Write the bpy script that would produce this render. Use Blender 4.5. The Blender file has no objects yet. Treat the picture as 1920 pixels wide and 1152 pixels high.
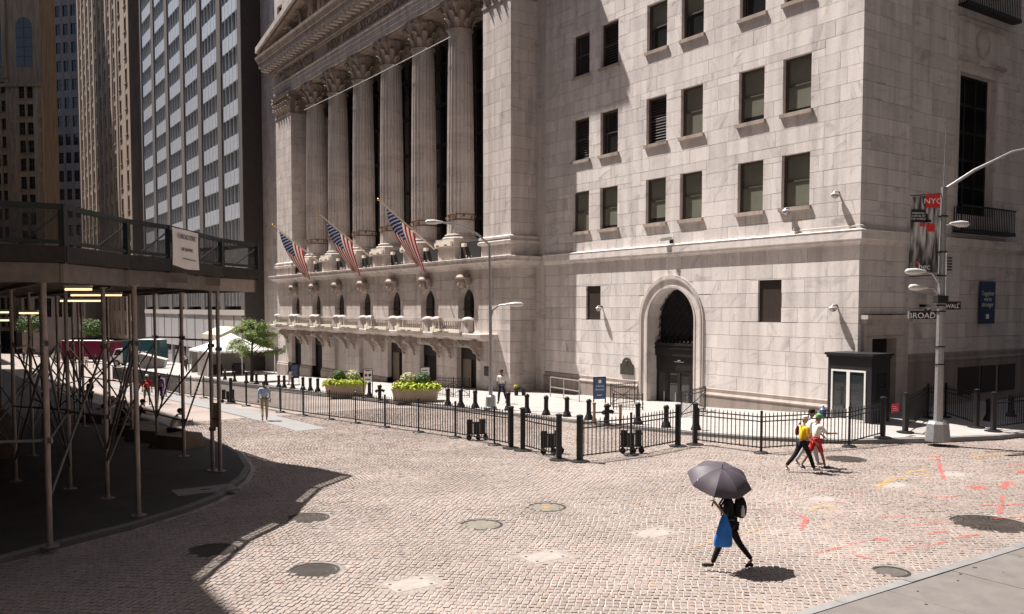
import bpy, bmesh, math, random
import numpy as np
from mathutils import Vector, Matrix
rad=math.radians
random.seed(7)
S=bpy.context.scene
COL=S.collection
# ---------------------------------------------------------------- camera
FPX=1622.0; PITCH=math.atan(82/1622.0); CAMZ=4.7; CXP,CYP=960.0,660.0
cam=bpy.data.cameras.new('camera'); camo=bpy.data.objects.new('camera',cam); COL.objects.link(camo)
cam.sensor_fit='HORIZONTAL'; cam.sensor_width=36.0; cam.lens=36.0*FPX/1920
cam.shift_y=(CYP-576)/1920.0; cam.clip_start=.1; cam.clip_end=2000
camo.location=(0,0,CAMZ); camo.rotation_euler=(math.pi/2-PITCH,0,0)
S.camera=camo
# ---------------------------------------------------------------- sky, sun, exposure
SUN_EL=rad(61.5); SUN_TO=Vector((-.868,.497,0)).normalized()     # horizontal direction towards the sun
W=bpy.data.worlds.new('World'); S.world=W; W.use_nodes=True
nt=W.node_tree; bg=nt.nodes['Background']
sky=nt.nodes.new('ShaderNodeTexSky'); sky.sky_type='NISHITA'; sky.sun_disc=False
sky.sun_elevation=SUN_EL; sky.sun_rotation=math.atan2(SUN_TO.x,SUN_TO.y)
sky.dust_density=2.0; sky.ozone_density=.6
nt.links.new(sky.outputs[0],bg.inputs[0]); bg.inputs[1].default_value=.05
sl=bpy.data.lights.new('sun','SUN'); sl.energy=5.0; sl.angle=rad(.55); sl.color=(1,.94,.88)
so=bpy.data.objects.new('sun',sl); COL.objects.link(so); so.location=(-60,40,120)
tv=Vector((-SUN_TO.x*math.cos(SUN_EL),-SUN_TO.y*math.cos(SUN_EL),-math.sin(SUN_EL)))
so.rotation_euler=tv.to_track_quat('-Z','Y').to_euler()
S.cycles.max_bounces=7; S.cycles.diffuse_bounces=4; S.cycles.glossy_bounces=3; S.cycles.transparent_max_bounces=8
S.view_settings.view_transform='Standard'; S.view_settings.look='None'
S.view_settings.exposure=1.06; S.view_settings.gamma=1
# ---------------------------------------------------------------- geometry of the place
# street frame: x' = w (across Broad Street, towards the exchange), y' = s (along Broad Street, away), turned by ANG about z
ANG=math.atan2(1104*math.cos(PITCH),FPX)
cA,sA=math.cos(ANG),math.sin(ANG)
def sw(w,s,z=0): return Vector((w*cA-s*sA, w*sA+s*cA, z))
def to_sw(X,Y): return (X*cA+Y*sA, -X*sA+Y*cA)
GP=[(-400,0),(20,0),(29,-.17),(38,-.35),(43,-.48),(60,-1.08),(84,-2.05),(150,-3.6),(600,-11)]
_gs=[a for a,b in GP]; _gzv=[b for a,b in GP]
def gz(s): return float(np.interp(s,_gs,_gzv))
def ray(x,y):
    cx=(x-CXP)/FPX; cy=(CYP-y)/FPX; ct,st=math.cos(PITCH),math.sin(PITCH)
    return Vector((cx,ct+cy*st,-st+cy*ct))
def onG(x,y,dz=0):
    """the spot on the ground that a pixel of the photograph looks at"""
    d=ray(x,y); z=0
    for _ in range(40):
        t=(z+dz-CAMZ)/d.z; z=.5*z+.5*gz(to_sw(t*d.x,t*d.y)[1])
    return Vector((t*d.x,t*d.y,z+dz))
def atY(x,y,Y):
    d=ray(x,y); t=Y/d.y; return Vector((t*d.x,Y,CAMZ+t*d.z))
# ---------------------------------------------------------------- object helpers
def tag(o,label=None,cat=None,group=None,kind=None):
    if label: o['label']=label
    if cat: o['category']=cat
    if group: o['group']=group
    if kind: o['kind']=kind
    return o
def thing(name,label,cat,loc=(0,0,0),rz=0,group=None):
    o=bpy.data.objects.new(name,None); COL.objects.link(o); o.empty_display_size=.2
    o.location=loc; o.rotation_euler=(0,0,rz); return tag(o,label,cat,group)
def street_thing(name,label,cat,w,s,z=0,group=None):
    o=thing(name,label,cat,sw(w,s,z),ANG,group); o['o']=(w,s,z); return o
def copy_tree(o,parent=None):
    c=o.copy(); COL.objects.link(c); c.parent=parent
    for ch in list(o.children): copy_tree(ch,c)
    return c
def link(name,me,mat,parent=None,loc=None):
    o=bpy.data.objects.new(name,me); COL.objects.link(o)
    if mat and not me.materials: me.materials.append(mat)
    if parent: o.parent=parent
    if loc is not None: o.location=loc
    return o
TMP=bpy.data.scenes.new('scratch')
def baked(o):
    """mesh of an object with its modifiers applied, evaluated in an otherwise empty scene"""
    TMP.collection.objects.link(o)
    with bpy.context.temp_override(scene=TMP,view_layer=TMP.view_layers[0]): dg=bpy.context.evaluated_depsgraph_get()
    me=bpy.data.meshes.new_from_object(o.evaluated_get(dg)); bpy.data.objects.remove(o); return me
class MB:
    def __init__(s): s.v=[]; s.f=[]; s.r=[]; s.cur=0.0
    def add(s,vs,fs,r=None):
        b=len(s.v); s.v.extend(vs); s.f.extend([tuple(i+b for i in f) for f in fs]); s.r.extend([s.cur if r is None else r]*len(fs)); return s
    def box(s,x0,x1,y0,y1,z0,z1,r=None):
        return s.add([(x0,y0,z0),(x1,y0,z0),(x1,y1,z0),(x0,y1,z0),(x0,y0,z1),(x1,y0,z1),(x1,y1,z1),(x0,y1,z1)],
              [(3,2,1,0),(4,5,6,7),(0,1,5,4),(1,2,6,5),(2,3,7,6),(3,0,4,7)],r)
    def cbox(s,c,d,r=None):
        return s.box(c[0]-d[0]/2,c[0]+d[0]/2,c[1]-d[1]/2,c[1]+d[1]/2,c[2]-d[2]/2,c[2]+d[2]/2,r)
    def bar(s,p0,p1,a,b=None,up=(0,0,1)):
        b=b or a; p0=Vector(p0); p1=Vector(p1); d=(p1-p0).normalized(); u=Vector(up)
        if abs(d.dot(u))>.98: u=Vector((1,0,0))
        x=d.cross(u).normalized(); y=x.cross(d)
        vs=[p+x*i*a/2+y*j*b/2 for p in (p0,p1) for i,j in ((-1,-1),(1,-1),(1,1),(-1,1))]
        return s.add([tuple(v) for v in vs],[(3,2,1,0),(4,5,6,7),(0,1,5,4),(1,2,6,5),(2,3,7,6),(3,0,4,7)])
    def tube(s,pts,r,n=8,cap=True):
        pts=[Vector(p) for p in pts]; N=len(pts); rs=r if isinstance(r,(list,tuple)) else [r]*N
        vs=[]; fs=[]; xprev=None
        for i,p in enumerate(pts):
            d=(pts[min(i+1,N-1)]-pts[max(i-1,0)]).normalized()
            u=Vector((0,0,1)) if abs(d.z)<.95 else Vector((1,0,0))
            x=d.cross(u).normalized() if xprev is None else (xprev-d*xprev.dot(d)).normalized()
            xprev=x; y=d.cross(x)
            for k in range(n):
                a=2*math.pi*k/n; vs.append(tuple(p+(x*math.cos(a)+y*math.sin(a))*rs[i]))
        for i in range(N-1):
            for k in range(n): fs.append((i*n+k,i*n+(k+1)%n,(i+1)*n+(k+1)%n,(i+1)*n+k))
        if cap: fs.append(tuple(range(n-1,-1,-1))); fs.append(tuple((N-1)*n+k for k in range(n)))
        return s.add(vs,fs)
    def lathe(s,prof,n=16,c=(0,0,0),sx=1,sy=1):
        vs=[]; fs=[]; N=len(prof)
        for r,z in prof:
            for k in range(n):
                a=2*math.pi*k/n; vs.append((c[0]+r*sx*math.cos(a),c[1]+r*sy*math.sin(a),c[2]+z))
        for i in range(N-1):
            for k in range(n): fs.append((i*n+k,i*n+(k+1)%n,(i+1)*n+(k+1)%n,(i+1)*n+k))
        fs.append(tuple(range(n-1,-1,-1))); fs.append(tuple((N-1)*n+k for k in range(n)))
        return s.add(vs,fs)
    def prism(s,poly,z0,z1,r=None):
        n=len(poly); vs=[(x,y,z0) for x,y in poly]+[(x,y,z1) for x,y in poly]
        fs=[tuple(range(n-1,-1,-1)),tuple(range(n,2*n))]+[(i,(i+1)%n,n+(i+1)%n,n+i) for i in range(n)]
        return s.add(vs,fs,r)
    def extr(s,poly,ax,a0,a1):
        """poly in the two other axes, swept along axis ax (0:x with (y,z); 1:y with (x,z))"""
        n=len(poly)
        f=(lambda p,a:(a,p[0],p[1])) if ax==0 else (lambda p,a:(p[0],a,p[1]))
        vs=[f(p,a0) for p in poly]+[f(p,a1) for p in poly]
        return s.add(vs,[tuple(range(n-1,-1,-1)),tuple(range(n,2*n))]+[(i,(i+1)%n,n+(i+1)%n,n+i) for i in range(n)])
    def ball(s,c,r,n=10,m=6,sc=(1,1,1)):
        vs=[];fs=[]
        for i in range(m+1):
            t=math.pi*i/m
            for k in range(n):
                a=2*math.pi*k/n; vs.append((c[0]+r*sc[0]*math.sin(t)*math.cos(a),c[1]+r*sc[1]*math.sin(t)*math.sin(a),c[2]+r*sc[2]*math.cos(t)))
        for i in range(m):
            for k in range(n): fs.append((i*n+k,(i+1)*n+k,(i+1)*n+(k+1)%n,i*n+(k+1)%n))
        return s.add(vs,fs)
    def quad(s,a,b,c,d): return s.add([tuple(a),tuple(b),tuple(c),tuple(d)],[(0,1,2,3)])
    def mesh(s,name,off=(0,0,0),smooth=False):
        me=bpy.data.meshes.new(name)
        v=np.array(s.v,dtype=float).reshape(-1,3)-np.array(off)
        me.from_pydata(v.tolist(),[],s.f)
        if any(s.r):
            at=me.attributes.new('rnd','FLOAT','FACE'); at.data.foreach_set('value',np.array(s.r,dtype=np.float32))
        if smooth:
            me.polygons.foreach_set('use_smooth',[True]*len(me.polygons))
            try: me.set_sharp_from_angle(angle=rad(40))
            except Exception: pass
        me.update(); return me
    def build(s,name,mat,parent=None,smooth=False,off=None,kind=None,loc=None):
        if off is None: off=tuple(parent['o']) if parent is not None and 'o' in parent else (0,0,0)
        o=link(name,s.mesh(name,off,smooth),mat,parent,loc)
        if kind: o['kind']=kind
        return o
def text_mesh(body,size=1.0,extrude=0,align='CENTER',sx=1.0):
    c=bpy.data.curves.new('t','FONT'); c.body=body; c.size=size; c.extrude=extrude; c.align_x=align; c.align_y='CENTER'; c.resolution_u=3
    o=bpy.data.objects.new('t',c); me=baked(o); bpy.data.curves.remove(c)
    if sx!=1:
        for v in me.vertices: v.co.x*=sx
    me.materials.clear(); return me
def text_on(body,size,mat,parent,origin,xdir,ydir,sx=1.0,extrude=.002,name='lettering'):
    """flat lettering laid on a surface: origin in the parent's frame, xdir reading direction, ydir up"""
    me=text_mesh(body,size,extrude,sx=sx); x=Vector(xdir).normalized(); y=Vector(ydir).normalized(); z=x.cross(y)
    m=Matrix((x,y,z)).transposed().to_4x4(); m.translation=Vector(origin)
    if parent is not None and 'o' in parent: m.translation-=Vector(parent['o'])
    me.transform(m); return link(name,me,mat,parent)
# ---------------------------------------------------------------- materials
def nodes(m): m.use_nodes=True; return m.node_tree,m.node_tree.nodes,m.node_tree.links,m.node_tree.nodes['Principled BSDF']
def M(name,col,rough=.7,metal=0,var=.15,scale=6,bump=0,bscale=60,emit=0,spec=.4,streak=0,alpha=1,coat=0):
    m=bpy.data.materials.new(name); t,N,L,b=nodes(m)
    b.inputs['Roughness'].default_value=rough; b.inputs['Metallic'].default_value=metal
    b.inputs['Specular IOR Level'].default_value=spec; b.inputs['Alpha'].default_value=alpha
    if coat: b.inputs['Coat Weight'].default_value=coat
    tc=N.new('ShaderNodeTexCoord'); n=N.new('ShaderNodeTexNoise'); n.inputs['Scale'].default_value=scale; n.inputs['Detail'].default_value=6; n.inputs['Roughness'].default_value=.65
    if streak:
        mp=N.new('ShaderNodeMapping'); mp.inputs['Scale'].default_value=(1,1,streak); L.new(tc.outputs['Object'],mp.inputs[0]); L.new(mp.outputs[0],n.inputs['Vector'])
    else: L.new(tc.outputs['Object'],n.inputs['Vector'])
    r=N.new('ShaderNodeMapRange'); r.inputs[1].default_value=.3; r.inputs[2].default_value=.7; r.inputs[3].default_value=1-var; r.inputs[4].default_value=1+var
    L.new(n.outputs[0],r.inputs[0])
    x=N.new('ShaderNodeVectorMath'); x.operation='SCALE'; x.inputs[0].default_value=col[:3]; L.new(r.outputs[0],x.inputs['Scale']); L.new(x.outputs[0],b.inputs['Base Color'])
    if bump:
        n2=N.new('ShaderNodeTexNoise'); n2.inputs['Scale'].default_value=bscale; n2.inputs['Detail'].default_value=4; L.new(tc.outputs['Object'],n2.inputs['Vector'])
        bp=N.new('ShaderNodeBump'); bp.inputs['Strength'].default_value=bump; bp.inputs['Distance'].default_value=.02; L.new(n2.outputs[0],bp.inputs['Height']); L.new(bp.outputs[0],b.inputs['Normal'])
    if emit:
        b.inputs['Emission Color'].default_value=(*col[:3],1); b.inputs['Emission Strength'].default_value=emit
    return m
def stone(name,col,vein=.35,vcol=None,block=.12,stain=.16,rough=.62,vscale=.5):
    """marble or limestone: tone per block (attribute rnd), diagonal grey veins, rain streaks, fine grain"""
    m=bpy.data.materials.new(name); t,N,L,b=nodes(m); b.inputs['Roughness'].default_value=rough; b.inputs['Specular IOR Level'].default_value=.3
    tc=N.new('ShaderNodeTexCoord'); at=N.new('ShaderNodeAttribute'); at.attribute_name='rnd'
    off=N.new('ShaderNodeVectorMath'); off.operation='SCALE'; off.inputs[0].default_value=(31,17,43); L.new(at.outputs['Fac'],off.inputs['Scale'])
    ad=N.new('ShaderNodeVectorMath'); ad.operation='ADD'; L.new(tc.outputs['Object'],ad.inputs[0]); L.new(off.outputs[0],ad.inputs[1])
    wt=N.new('ShaderNodeTexNoise'); wt.inputs['Scale'].default_value=vscale*1.6; wt.inputs['Detail'].default_value=5; L.new(ad.outputs[0],wt.inputs['Vector'])
    mp=N.new('ShaderNodeMapping'); mp.inputs['Rotation'].default_value=(rad(35),rad(35),0); mp.inputs['Scale'].default_value=(1,1,4.5)
    rot=N.new('ShaderNodeVectorRotate'); rot.rotation_type='X_AXIS'; L.new(ad.outputs[0],rot.inputs['Vector'])
    rm=N.new('ShaderNodeMath'); rm.operation='MULTIPLY'; rm.inputs[1].default_value=2.2; L.new(at.outputs['Fac'],rm.inputs[0]); L.new(rm.outputs[0],rot.inputs['Angle'])
    L.new(rot.outputs[0],mp.inputs[0])
    vn=N.new('ShaderNodeTexNoise'); vn.inputs['Scale'].default_value=vscale; vn.inputs['Detail'].default_value=7; vn.inputs['Roughness'].default_value=.6; vn.inputs['Distortion'].default_value=1.2; L.new(mp.outputs[0],vn.inputs['Vector'])
    vr=N.new('ShaderNodeValToRGB'); e=vr.color_ramp.elements; e[0].position=.52; e[0].color=(0,0,0,1); e[1].position=.72; e[1].color=(1,1,1,1); L.new(vn.outputs[0],vr.inputs[0])
    vm=N.new('ShaderNodeMath'); vm.operation='MULTIPLY'; vm.inputs[1].default_value=vein; L.new(vr.outputs[0],vm.inputs[0])
    vmm=N.new('ShaderNodeMath'); vmm.operation='MULTIPLY'; L.new(vm.outputs[0],vmm.inputs[0]); wr=N.new('ShaderNodeMapRange'); wr.inputs[1].default_value=.35; wr.inputs[2].default_value=.62; L.new(wt.outputs[0],wr.inputs[0]); L.new(wr.outputs[0],vmm.inputs[1])
    mx=N.new('ShaderNodeMix'); mx.data_type='RGBA'; mx.inputs['A'].default_value=(*col,1); mx.inputs['B'].default_value=(*(vcol or [c*.45 for c in col]),1); L.new(vmm.outputs[0],mx.inputs['Factor'])
    # tone per block
    br=N.new('ShaderNodeMapRange'); br.inputs[3].default_value=1-block; br.inputs[4].default_value=1+block*.5; fr=N.new('ShaderNodeMath'); fr.operation='FRACT'; fm=N.new('ShaderNodeMath'); fm.operation='MULTIPLY'; fm.inputs[1].default_value=7.77; L.new(at.outputs['Fac'],fm.inputs[0]); L.new(fm.outputs[0],fr.inputs[0]); L.new(fr.outputs[0],br.inputs[0])
    # rain streaks
    m2=N.new('ShaderNodeMapping'); m2.inputs['Scale'].default_value=(1.3,1.3,.12); L.new(tc.outputs['Object'],m2.inputs[0])
    sn=N.new('ShaderNodeTexNoise'); sn.inputs['Scale'].default_value=1.5; sn.inputs['Detail'].default_value=6; L.new(m2.outputs[0],sn.inputs['Vector'])
    sr=N.new('ShaderNodeMapRange'); sr.inputs[1].default_value=.42; sr.inputs[2].default_value=.7; sr.inputs[3].default_value=1; sr.inputs[4].default_value=1-stain*1.6; L.new(sn.outputs[0],sr.inputs[0])
    gn=N.new('ShaderNodeTexNoise'); gn.inputs['Scale'].default_value=9; gn.inputs['Detail'].default_value=5; L.new(tc.outputs['Object'],gn.inputs['Vector'])
    gr=N.new('ShaderNodeMapRange'); gr.inputs[1].default_value=.3; gr.inputs[2].default_value=.7; gr.inputs[3].default_value=.95; gr.inputs[4].default_value=1.05; L.new(gn.outputs[0],gr.inputs[0])
    p1=N.new('ShaderNodeMath'); p1.operation='MULTIPLY'; L.new(br.outputs[0],p1.inputs[0]); L.new(sr.outputs[0],p1.inputs[1])
    p2=N.new('ShaderNodeMath'); p2.operation='MULTIPLY'; L.new(p1.outputs[0],p2.inputs[0]); L.new(gr.outputs[0],p2.inputs[1])
    sc=N.new('ShaderNodeVectorMath'); sc.operation='SCALE'; L.new(mx.outputs['Result'],sc.inputs[0]); L.new(p2.outputs[0],sc.inputs['Scale']); L.new(sc.outputs[0],b.inputs['Base Color'])
    bp=N.new('ShaderNodeBump'); bp.inputs['Strength'].default_value=.15; bp.inputs['Distance'].default_value=.02; L.new(gn.outputs[0],bp.inputs['Height']); L.new(bp.outputs[0],b.inputs['Normal'])
    return m
def glass(name,col,rough=.06,spec=.7):
    m=M(name,col,rough,0,.1,.7,spec=spec); return m
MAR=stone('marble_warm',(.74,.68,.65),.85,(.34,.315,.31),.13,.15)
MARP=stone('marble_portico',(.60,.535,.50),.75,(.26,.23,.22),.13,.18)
MARD=stone('marble_weathered',(.45,.37,.32),.5,(.14,.11,.095),.15,.24)
GRAN=stone('granite_base',(.33,.275,.245),.3,(.16,.14,.13),.16,.2,.7,2.0)
BRONZE=M('dark_bronze',(.022,.018,.016),.5,.3,.25)
BLACK=M('black_paint',(.012,.012,.013),.42,0,.25,12)
IRON=M('black_iron',(.014,.013,.013),.5,.2,.25,14)
DARK=M('dark_interior',(.01,.009,.009),.8)
FRAME=M('brown_window_frame',(.085,.06,.05),.55,0,.2)
STEELG=M('galvanised_steel',(.36,.36,.37),.45,.6,.12,9)
STEEL=M('stainless_steel',(.5,.47,.45),.35,.8,.1)
WHITE=M('white_paint',(.78,.77,.75),.45,0,.05)
LAMPW=M('lamp_housing',(.6,.58,.55),.4,.1,.08)
BLIND=glass('window_with_green_blind',(.165,.17,.135),.07)
PANED=glass('dark_window_pane',(.02,.021,.022),.05)
LOUV=M('louver_slat',(.045,.037,.034),.6,.2,.2)
BLUE=M('navy_sign',(.014,.028,.1),.45,0,.06)
WTXT=M('white_lettering',(.8,.8,.8),.5,0,.02)
BTXT=M('black_lettering',(.02,.02,.025),.6,0,.02)
GOLD=M('gilt',(.5,.33,.1),.35,.7,.1)
# ================================================================ figures
def skin_mesh(verts,edges,radii,sub=1,root=0):
    me=bpy.data.meshes.new('sk'); bm=bmesh.new(); L=bm.verts.layers.skin.verify(); vs=[]
    for p,r in zip(verts,radii):
        v=bm.verts.new(p); v[L].radius=(r if isinstance(r,tuple) else (r,r)); vs.append(v)
    vs[root][L].use_root=True
    for a,b in edges: bm.edges.new((vs[a],vs[b]))
    bm.to_mesh(me); bm.free(); o=bpy.data.objects.new('sk',me)
    o.modifiers.new('k','SKIN').use_smooth_shade=True
    if sub: m=o.modifiers.new('s','SUBSURF'); m.levels=sub; m.render_levels=sub
    out=baked(o); bpy.data.meshes.remove(me); out.materials.clear(); return out
def rotx(v,a): c,s=math.cos(a),math.sin(a); return Vector((v.x,v.y*c-v.z*s,v.y*s+v.z*c))
def dirv(fwd,out=0,side=1):
    """unit vector hanging down, swung forward by fwd and outward by out (degrees)"""
    f=rad(fwd); o=rad(out); return Vector((side*math.sin(o),math.sin(f)*math.cos(o),-math.cos(f)*math.cos(o)))
def skeleton(h=1.75,lean=0,legs=((0,0),(0,0)),arms=((0,8,10,0),(0,8,10,0)),head=(0,0),sit=False,spread=.09,female=False):
    """legs: (hip swing, knee bend) right,left; arms: (swing, outward, elbow bend forward, elbow inward) right,left. faces +y"""
    k=h/1.75; J={}
    pel=Vector((0,0,.95)); J['pel']=pel; up=lambda d:rotx(Vector((0,0,d)),-rad(lean))
    J['waist']=pel+up(.14); J['chest']=pel+up(.34); J['neck']=pel+up(.52); J['hb']=pel+up(.58)+Vector((0,.01,0))
    J['head']=pel+up(.68)+Vector((0,.02+.05*math.sin(rad(head[1])),-.02*abs(math.sin(rad(head[1])))))
    shw=.165 if female else .19
    for sd,n,(hs,kb),(aw,ao,eb,ei) in ((1,'r',legs[0],arms[0]),(-1,'l',legs[1],arms[1])):
        hip=pel+Vector((sd*.09,0,-.03)); kn=hip+dirv(hs,2,sd)*.43; an=kn+dirv(hs-kb,0,sd)*.42
        ft=an+rotx(Vector((0,.15,-.055)),rad(hs-kb)*.8 if not sit else 0)
        J['hip'+n]=hip; J['kn'+n]=kn; J['an'+n]=an; J['ft'+n]=ft
        sh=pel+up(.46)+Vector((sd*shw,0,0)); el=sh+dirv(aw+lean*.5,ao,sd)*.29
        wr=el+(dirv(aw+eb,ao*.4-ei,sd))*.25; J['sh'+n]=sh; J['el'+n]=el; J['wr'+n]=wr; J['ha'+n]=wr+(wr-el).normalized()*.09
    z=min(J['anr'].z,J['anl'].z,J['ftr'].z+.035,J['ftl'].z+.035)-.085
    if sit: z=0 if sit is True else J['pel'].z-sit/k
    for n in J: J[n]=(J[n]-Vector((0,0,z)))*k
    J['k']=k; return J
def hand(b,wr,tip,side,curl=.5,k=1):
    """palm and five separate bent fingers appended to a mesh builder"""
    d=(tip-wr).normalized(); u=Vector((1,0,0)) if abs(d.x)<.8 else Vector((0,1,0)); n=d.cross(u).normalized(); u=n.cross(d).normalized()
    palm=wr+d*.05*k; b.tube([wr-d*.02*k,palm,wr+d*.085*k],[.022*k,.03*k,.026*k],8)
    for i,(o,L) in enumerate(((-.027,.06),(-.009,.072),(.009,.068),(.027,.055))):
        p=wr+d*.08*k+u*o*k; q=p+(d+n*curl*.5).normalized()*L*.5*k; r=q+(d+n*curl*1.4).normalized()*L*.5*k
        b.tube([p,q,r],[.0095*k,.009*k,.007*k],6)
    p=wr+d*.03*k-u*.022*k*side; q=p+(d*.7-u*.7*side+n*.3).normalized()*.035*k; b.tube([p,q,q+(d+n*.4).normalized()*.03*k],[.011*k,.01*k,.008*k],6)
def person(label,loc,heading,J,skin,shirt,trousers,shoes,hair,sleeve='long',leglen='long',hairstyle='short',extra=None,shirtmat2=None,name='person'):
    t=thing(name,label,'person',loc,heading); k=J['k']; V=lambda n:J[n]
    # body: one continuous skin surface
    names=['pel','waist','chest','neck','hb','shr','elr','wrr','shl','ell','wrl','hipr','knr','anr','ftr','hipl','knl','anl','ftl']
    R=dict(pel=.115,waist=.105,chest=.12,neck=.05,hb=.05,sh=.055,el=.04,wr=.027,hip=.085,kn=.056,an=.036,ft=.03)
    rd=lambda n: R.get(n,R.get(n[:-1],.04))*k
    E_=[('pel','waist'),('waist','chest'),('chest','neck'),('neck','hb'),('chest','shr'),('shr','elr'),('elr','wrr'),('chest','shl'),('shl','ell'),('ell','wrl'),('pel','hipr'),('hipr','knr'),('knr','anr'),('anr','ftr'),('pel','hipl'),('hipl','knl'),('knl','anl'),('anl','ftl')]
    ix={n:i for i,n in enumerate(names)}
    me=skin_mesh([V(n) for n in names],[(ix[a],ix[b]) for a,b in E_],[rd(n)*.9 for n in names])
    b=MB(); h=V('head'); fw=Vector((0,1,0))
    # head: egg shape with nose, brow, ears and chin, grown into the neck
    b.lathe([(.006,-.125),(.045,-.115),(.062,-.08),(.072,-.03),(.077,.02),(.074,.06),(.055,.1),(.02,.118),(.003,.12)],14,tuple(h),1*k,1.15*k)
    b.v=[(x,y,h.z+(z-h.z)*k) for x,y,z in b.v]
    b.tube([h+Vector((0,.08,.02))*k,h+Vector((0,.105,-.025))*k,h+Vector((0,.085,-.035))*k],[.009*k,.016*k,.01*k],6)
    for s in(-1,1): b.ball(tuple(h+Vector((s*.078,-.005,0))*k),.03*k,6,5,(.4,.7,1))
    b.tube([h+Vector((-.028,.079,-.058))*k,h+Vector((0,.088,-.058))*k,h+Vector((.028,.079,-.058))*k],.008*k,5)
    hand(b,V('wrr'),V('har'),1,.7,k); hand(b,V('wrl'),V('hal'),-1,.7,k)
    hm=b.mesh('h',smooth=True); bm=bmesh.new(); bm.from_mesh(me); bm.from_mesh(hm); bm.to_mesh(me); bm.free(); me.polygons.foreach_set('use_smooth',[True]*len(me.polygons))
    link('body',me,skin,t)
    e=MB()
    for s in(-1,1): e.ball(tuple(h+Vector((s*.03,.079,.012))*k),.010*k,6,4)
    e.build('eyes',BTXT,t)
    def garment(nm,mat,pts,edges,rs):
        m=skin_mesh(pts,edges,rs); return link(nm,m,mat,t)
    # upper garment
    sl={'long':.93,'short':.55,'none':.15}[sleeve]
    def along(n,f):
        a,b_,c=V('sh'+n),V('el'+n),V('wr'+n)
        return a.lerp(b_,f*2) if f<=.5 else b_.lerp(c,(f-.5)*2)
    P=[V('pel')+Vector((0,0,.02*k)),V('waist'),V('chest'),V('neck')-Vector((0,0,.02*k))]; E=[(0,1),(1,2),(2,3)]; r=[(.155*k,.118*k),(.142*k,.115*k),(.155*k,.125*k),.062*k]
    for n in 'rl':
        i=len(P); P.append(V('sh'+n)); E.append((2,i)); r.append(.072*k)
        if sl>.5:
            P.append(V('el'+n)); E.append((i,i+1)); r.append(.056*k)
            if sl>.6: P.append(along(n,sl)); E.append((i+1,i+2)); r.append(.042*k)
        elif sl>.2: P.append(along(n,sl)); E.append((i,i+1)); r.append(.062*k)
    garment('shirt',shirt,P,E,r)
    # trousers
    P=[V('pel')+Vector((0,0,.03*k))]; E=[]; r=[(.155*k,.122*k)]
    for n in 'rl':
        i=len(P); P+=[V('hip'+n),V('kn'+n)]; E+=[(0,i),(i,i+1)]; r+=[.098*k,.07*k]
        if leglen=='long': P.append(V('kn'+n).lerp(V('an'+n),.97)); E.append((i+1,i+2)); r.append(.056*k)
        elif leglen=='tight': P.append(V('kn'+n).lerp(V('an'+n),.97)); E.append((i+1,i+2)); r.append(.047*k); r[-2]=.07*k
        else: P[-1]=V('hip'+n).lerp(V('kn'+n),.93); r[-1]=.082*k
    garment('trousers',trousers,P,E,r)
    for n in 'rl':
        a,f=V('an'+n),V('ft'+n); d=(f-a); heel=a+Vector((-d.x*.3,-d.y*.3,d.z*.9))
        sm=skin_mesh([heel,a.lerp(f,.55)+Vector((0,0,-.012*k)),f+d*.25],[(0,1),(1,2)],[.042*k,.046*k,.034*k]); link('shoe',sm,shoes,t)
    hb=MB()
    if hairstyle=='short':
        hb.ball(tuple(h+Vector((0,-.018,.035))*k),.092*k,12,8,(.95,1.12,1.0)); hm=hb
    elif hairstyle=='bun':
        hb.ball(tuple(h+Vector((0,-.018,.03))*k),.094*k,12,8,(.97,1.12,1.05)); hb.ball(tuple(h+Vector((0,-.12,.05))*k),.05*k,10,7)
    elif hairstyle=='long':
        hb.ball(tuple(h+Vector((0,-.018,.03))*k),.094*k,12,8,(.97,1.12,1.05)); hb.tube([h+Vector((0,-.06,.04))*k,h+Vector((0,-.1,-.1))*k,h+Vector((0,-.11,-.27))*k],[.07*k,.075*k,.03*k],10)
    elif hairstyle=='cap':
        hb.lathe([(.093,.015),(.094,.05),(.08,.1),(.04,.125),(.005,.13)],14,tuple(h),1,1.12); hb.v=[(h.x+(x-h.x)*k,h.y+(y-h.y)*k,h.z+(z-h.z)*k) for x,y,z in hb.v]
        hb.add([tuple(h+Vector((s*.08,.07,.02))*k) for s in(-1,1)]+[tuple(h+Vector((s*.06,.17,.005))*k) for s in(1,-1)]+[tuple(h+Vector((s*.08,.07,.035))*k) for s in(-1,1)]+[tuple(h+Vector((s*.06,.17,.015))*k) for s in(1,-1)],[(0,1,2,3),(4,5,6,7),(2,3,7,6),(1,2,6,5),(0,3,7,4)])
    if hairstyle!='bald':
        nz=random.Random(3); hb.v=[(x+nz.uniform(-.003,.003),y+nz.uniform(-.003,.003),z+nz.uniform(-.003,.003)) for x,y,z in hb.v] if hairstyle!='cap' else hb.v
        hb.build('cap' if hairstyle=='cap' else 'hair',hair,t,True)
    return t
def cloth(name,col,var=.1): return M(name,col,.85,0,max(var,.18),5,bump=.9,bscale=11,spec=.2)
SKA=M('skin_tan',(.36,.2,.13),.55,0,.08); SKB=M('skin_brown',(.17,.09,.06),.55,0,.08); SKC=M('skin_fair',(.45,.27,.19),.55,0,.08)
HAIRB=M('dark_hair',(.012,.009,.008),.5,0,.3,60); HAIRG=M('grey_hair',(.2,.19,.18),.6,0,.3,60)
CB_BLK=cloth('black_cloth',(.012,.012,.014),.3); CB_NAVY=cloth('navy_cloth',(.015,.018,.035),.2); CB_WHT=cloth('white_cotton',(.72,.7,.68),.05); CB_LBL=cloth('light_blue_cotton',(.36,.43,.56),.08)
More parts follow.
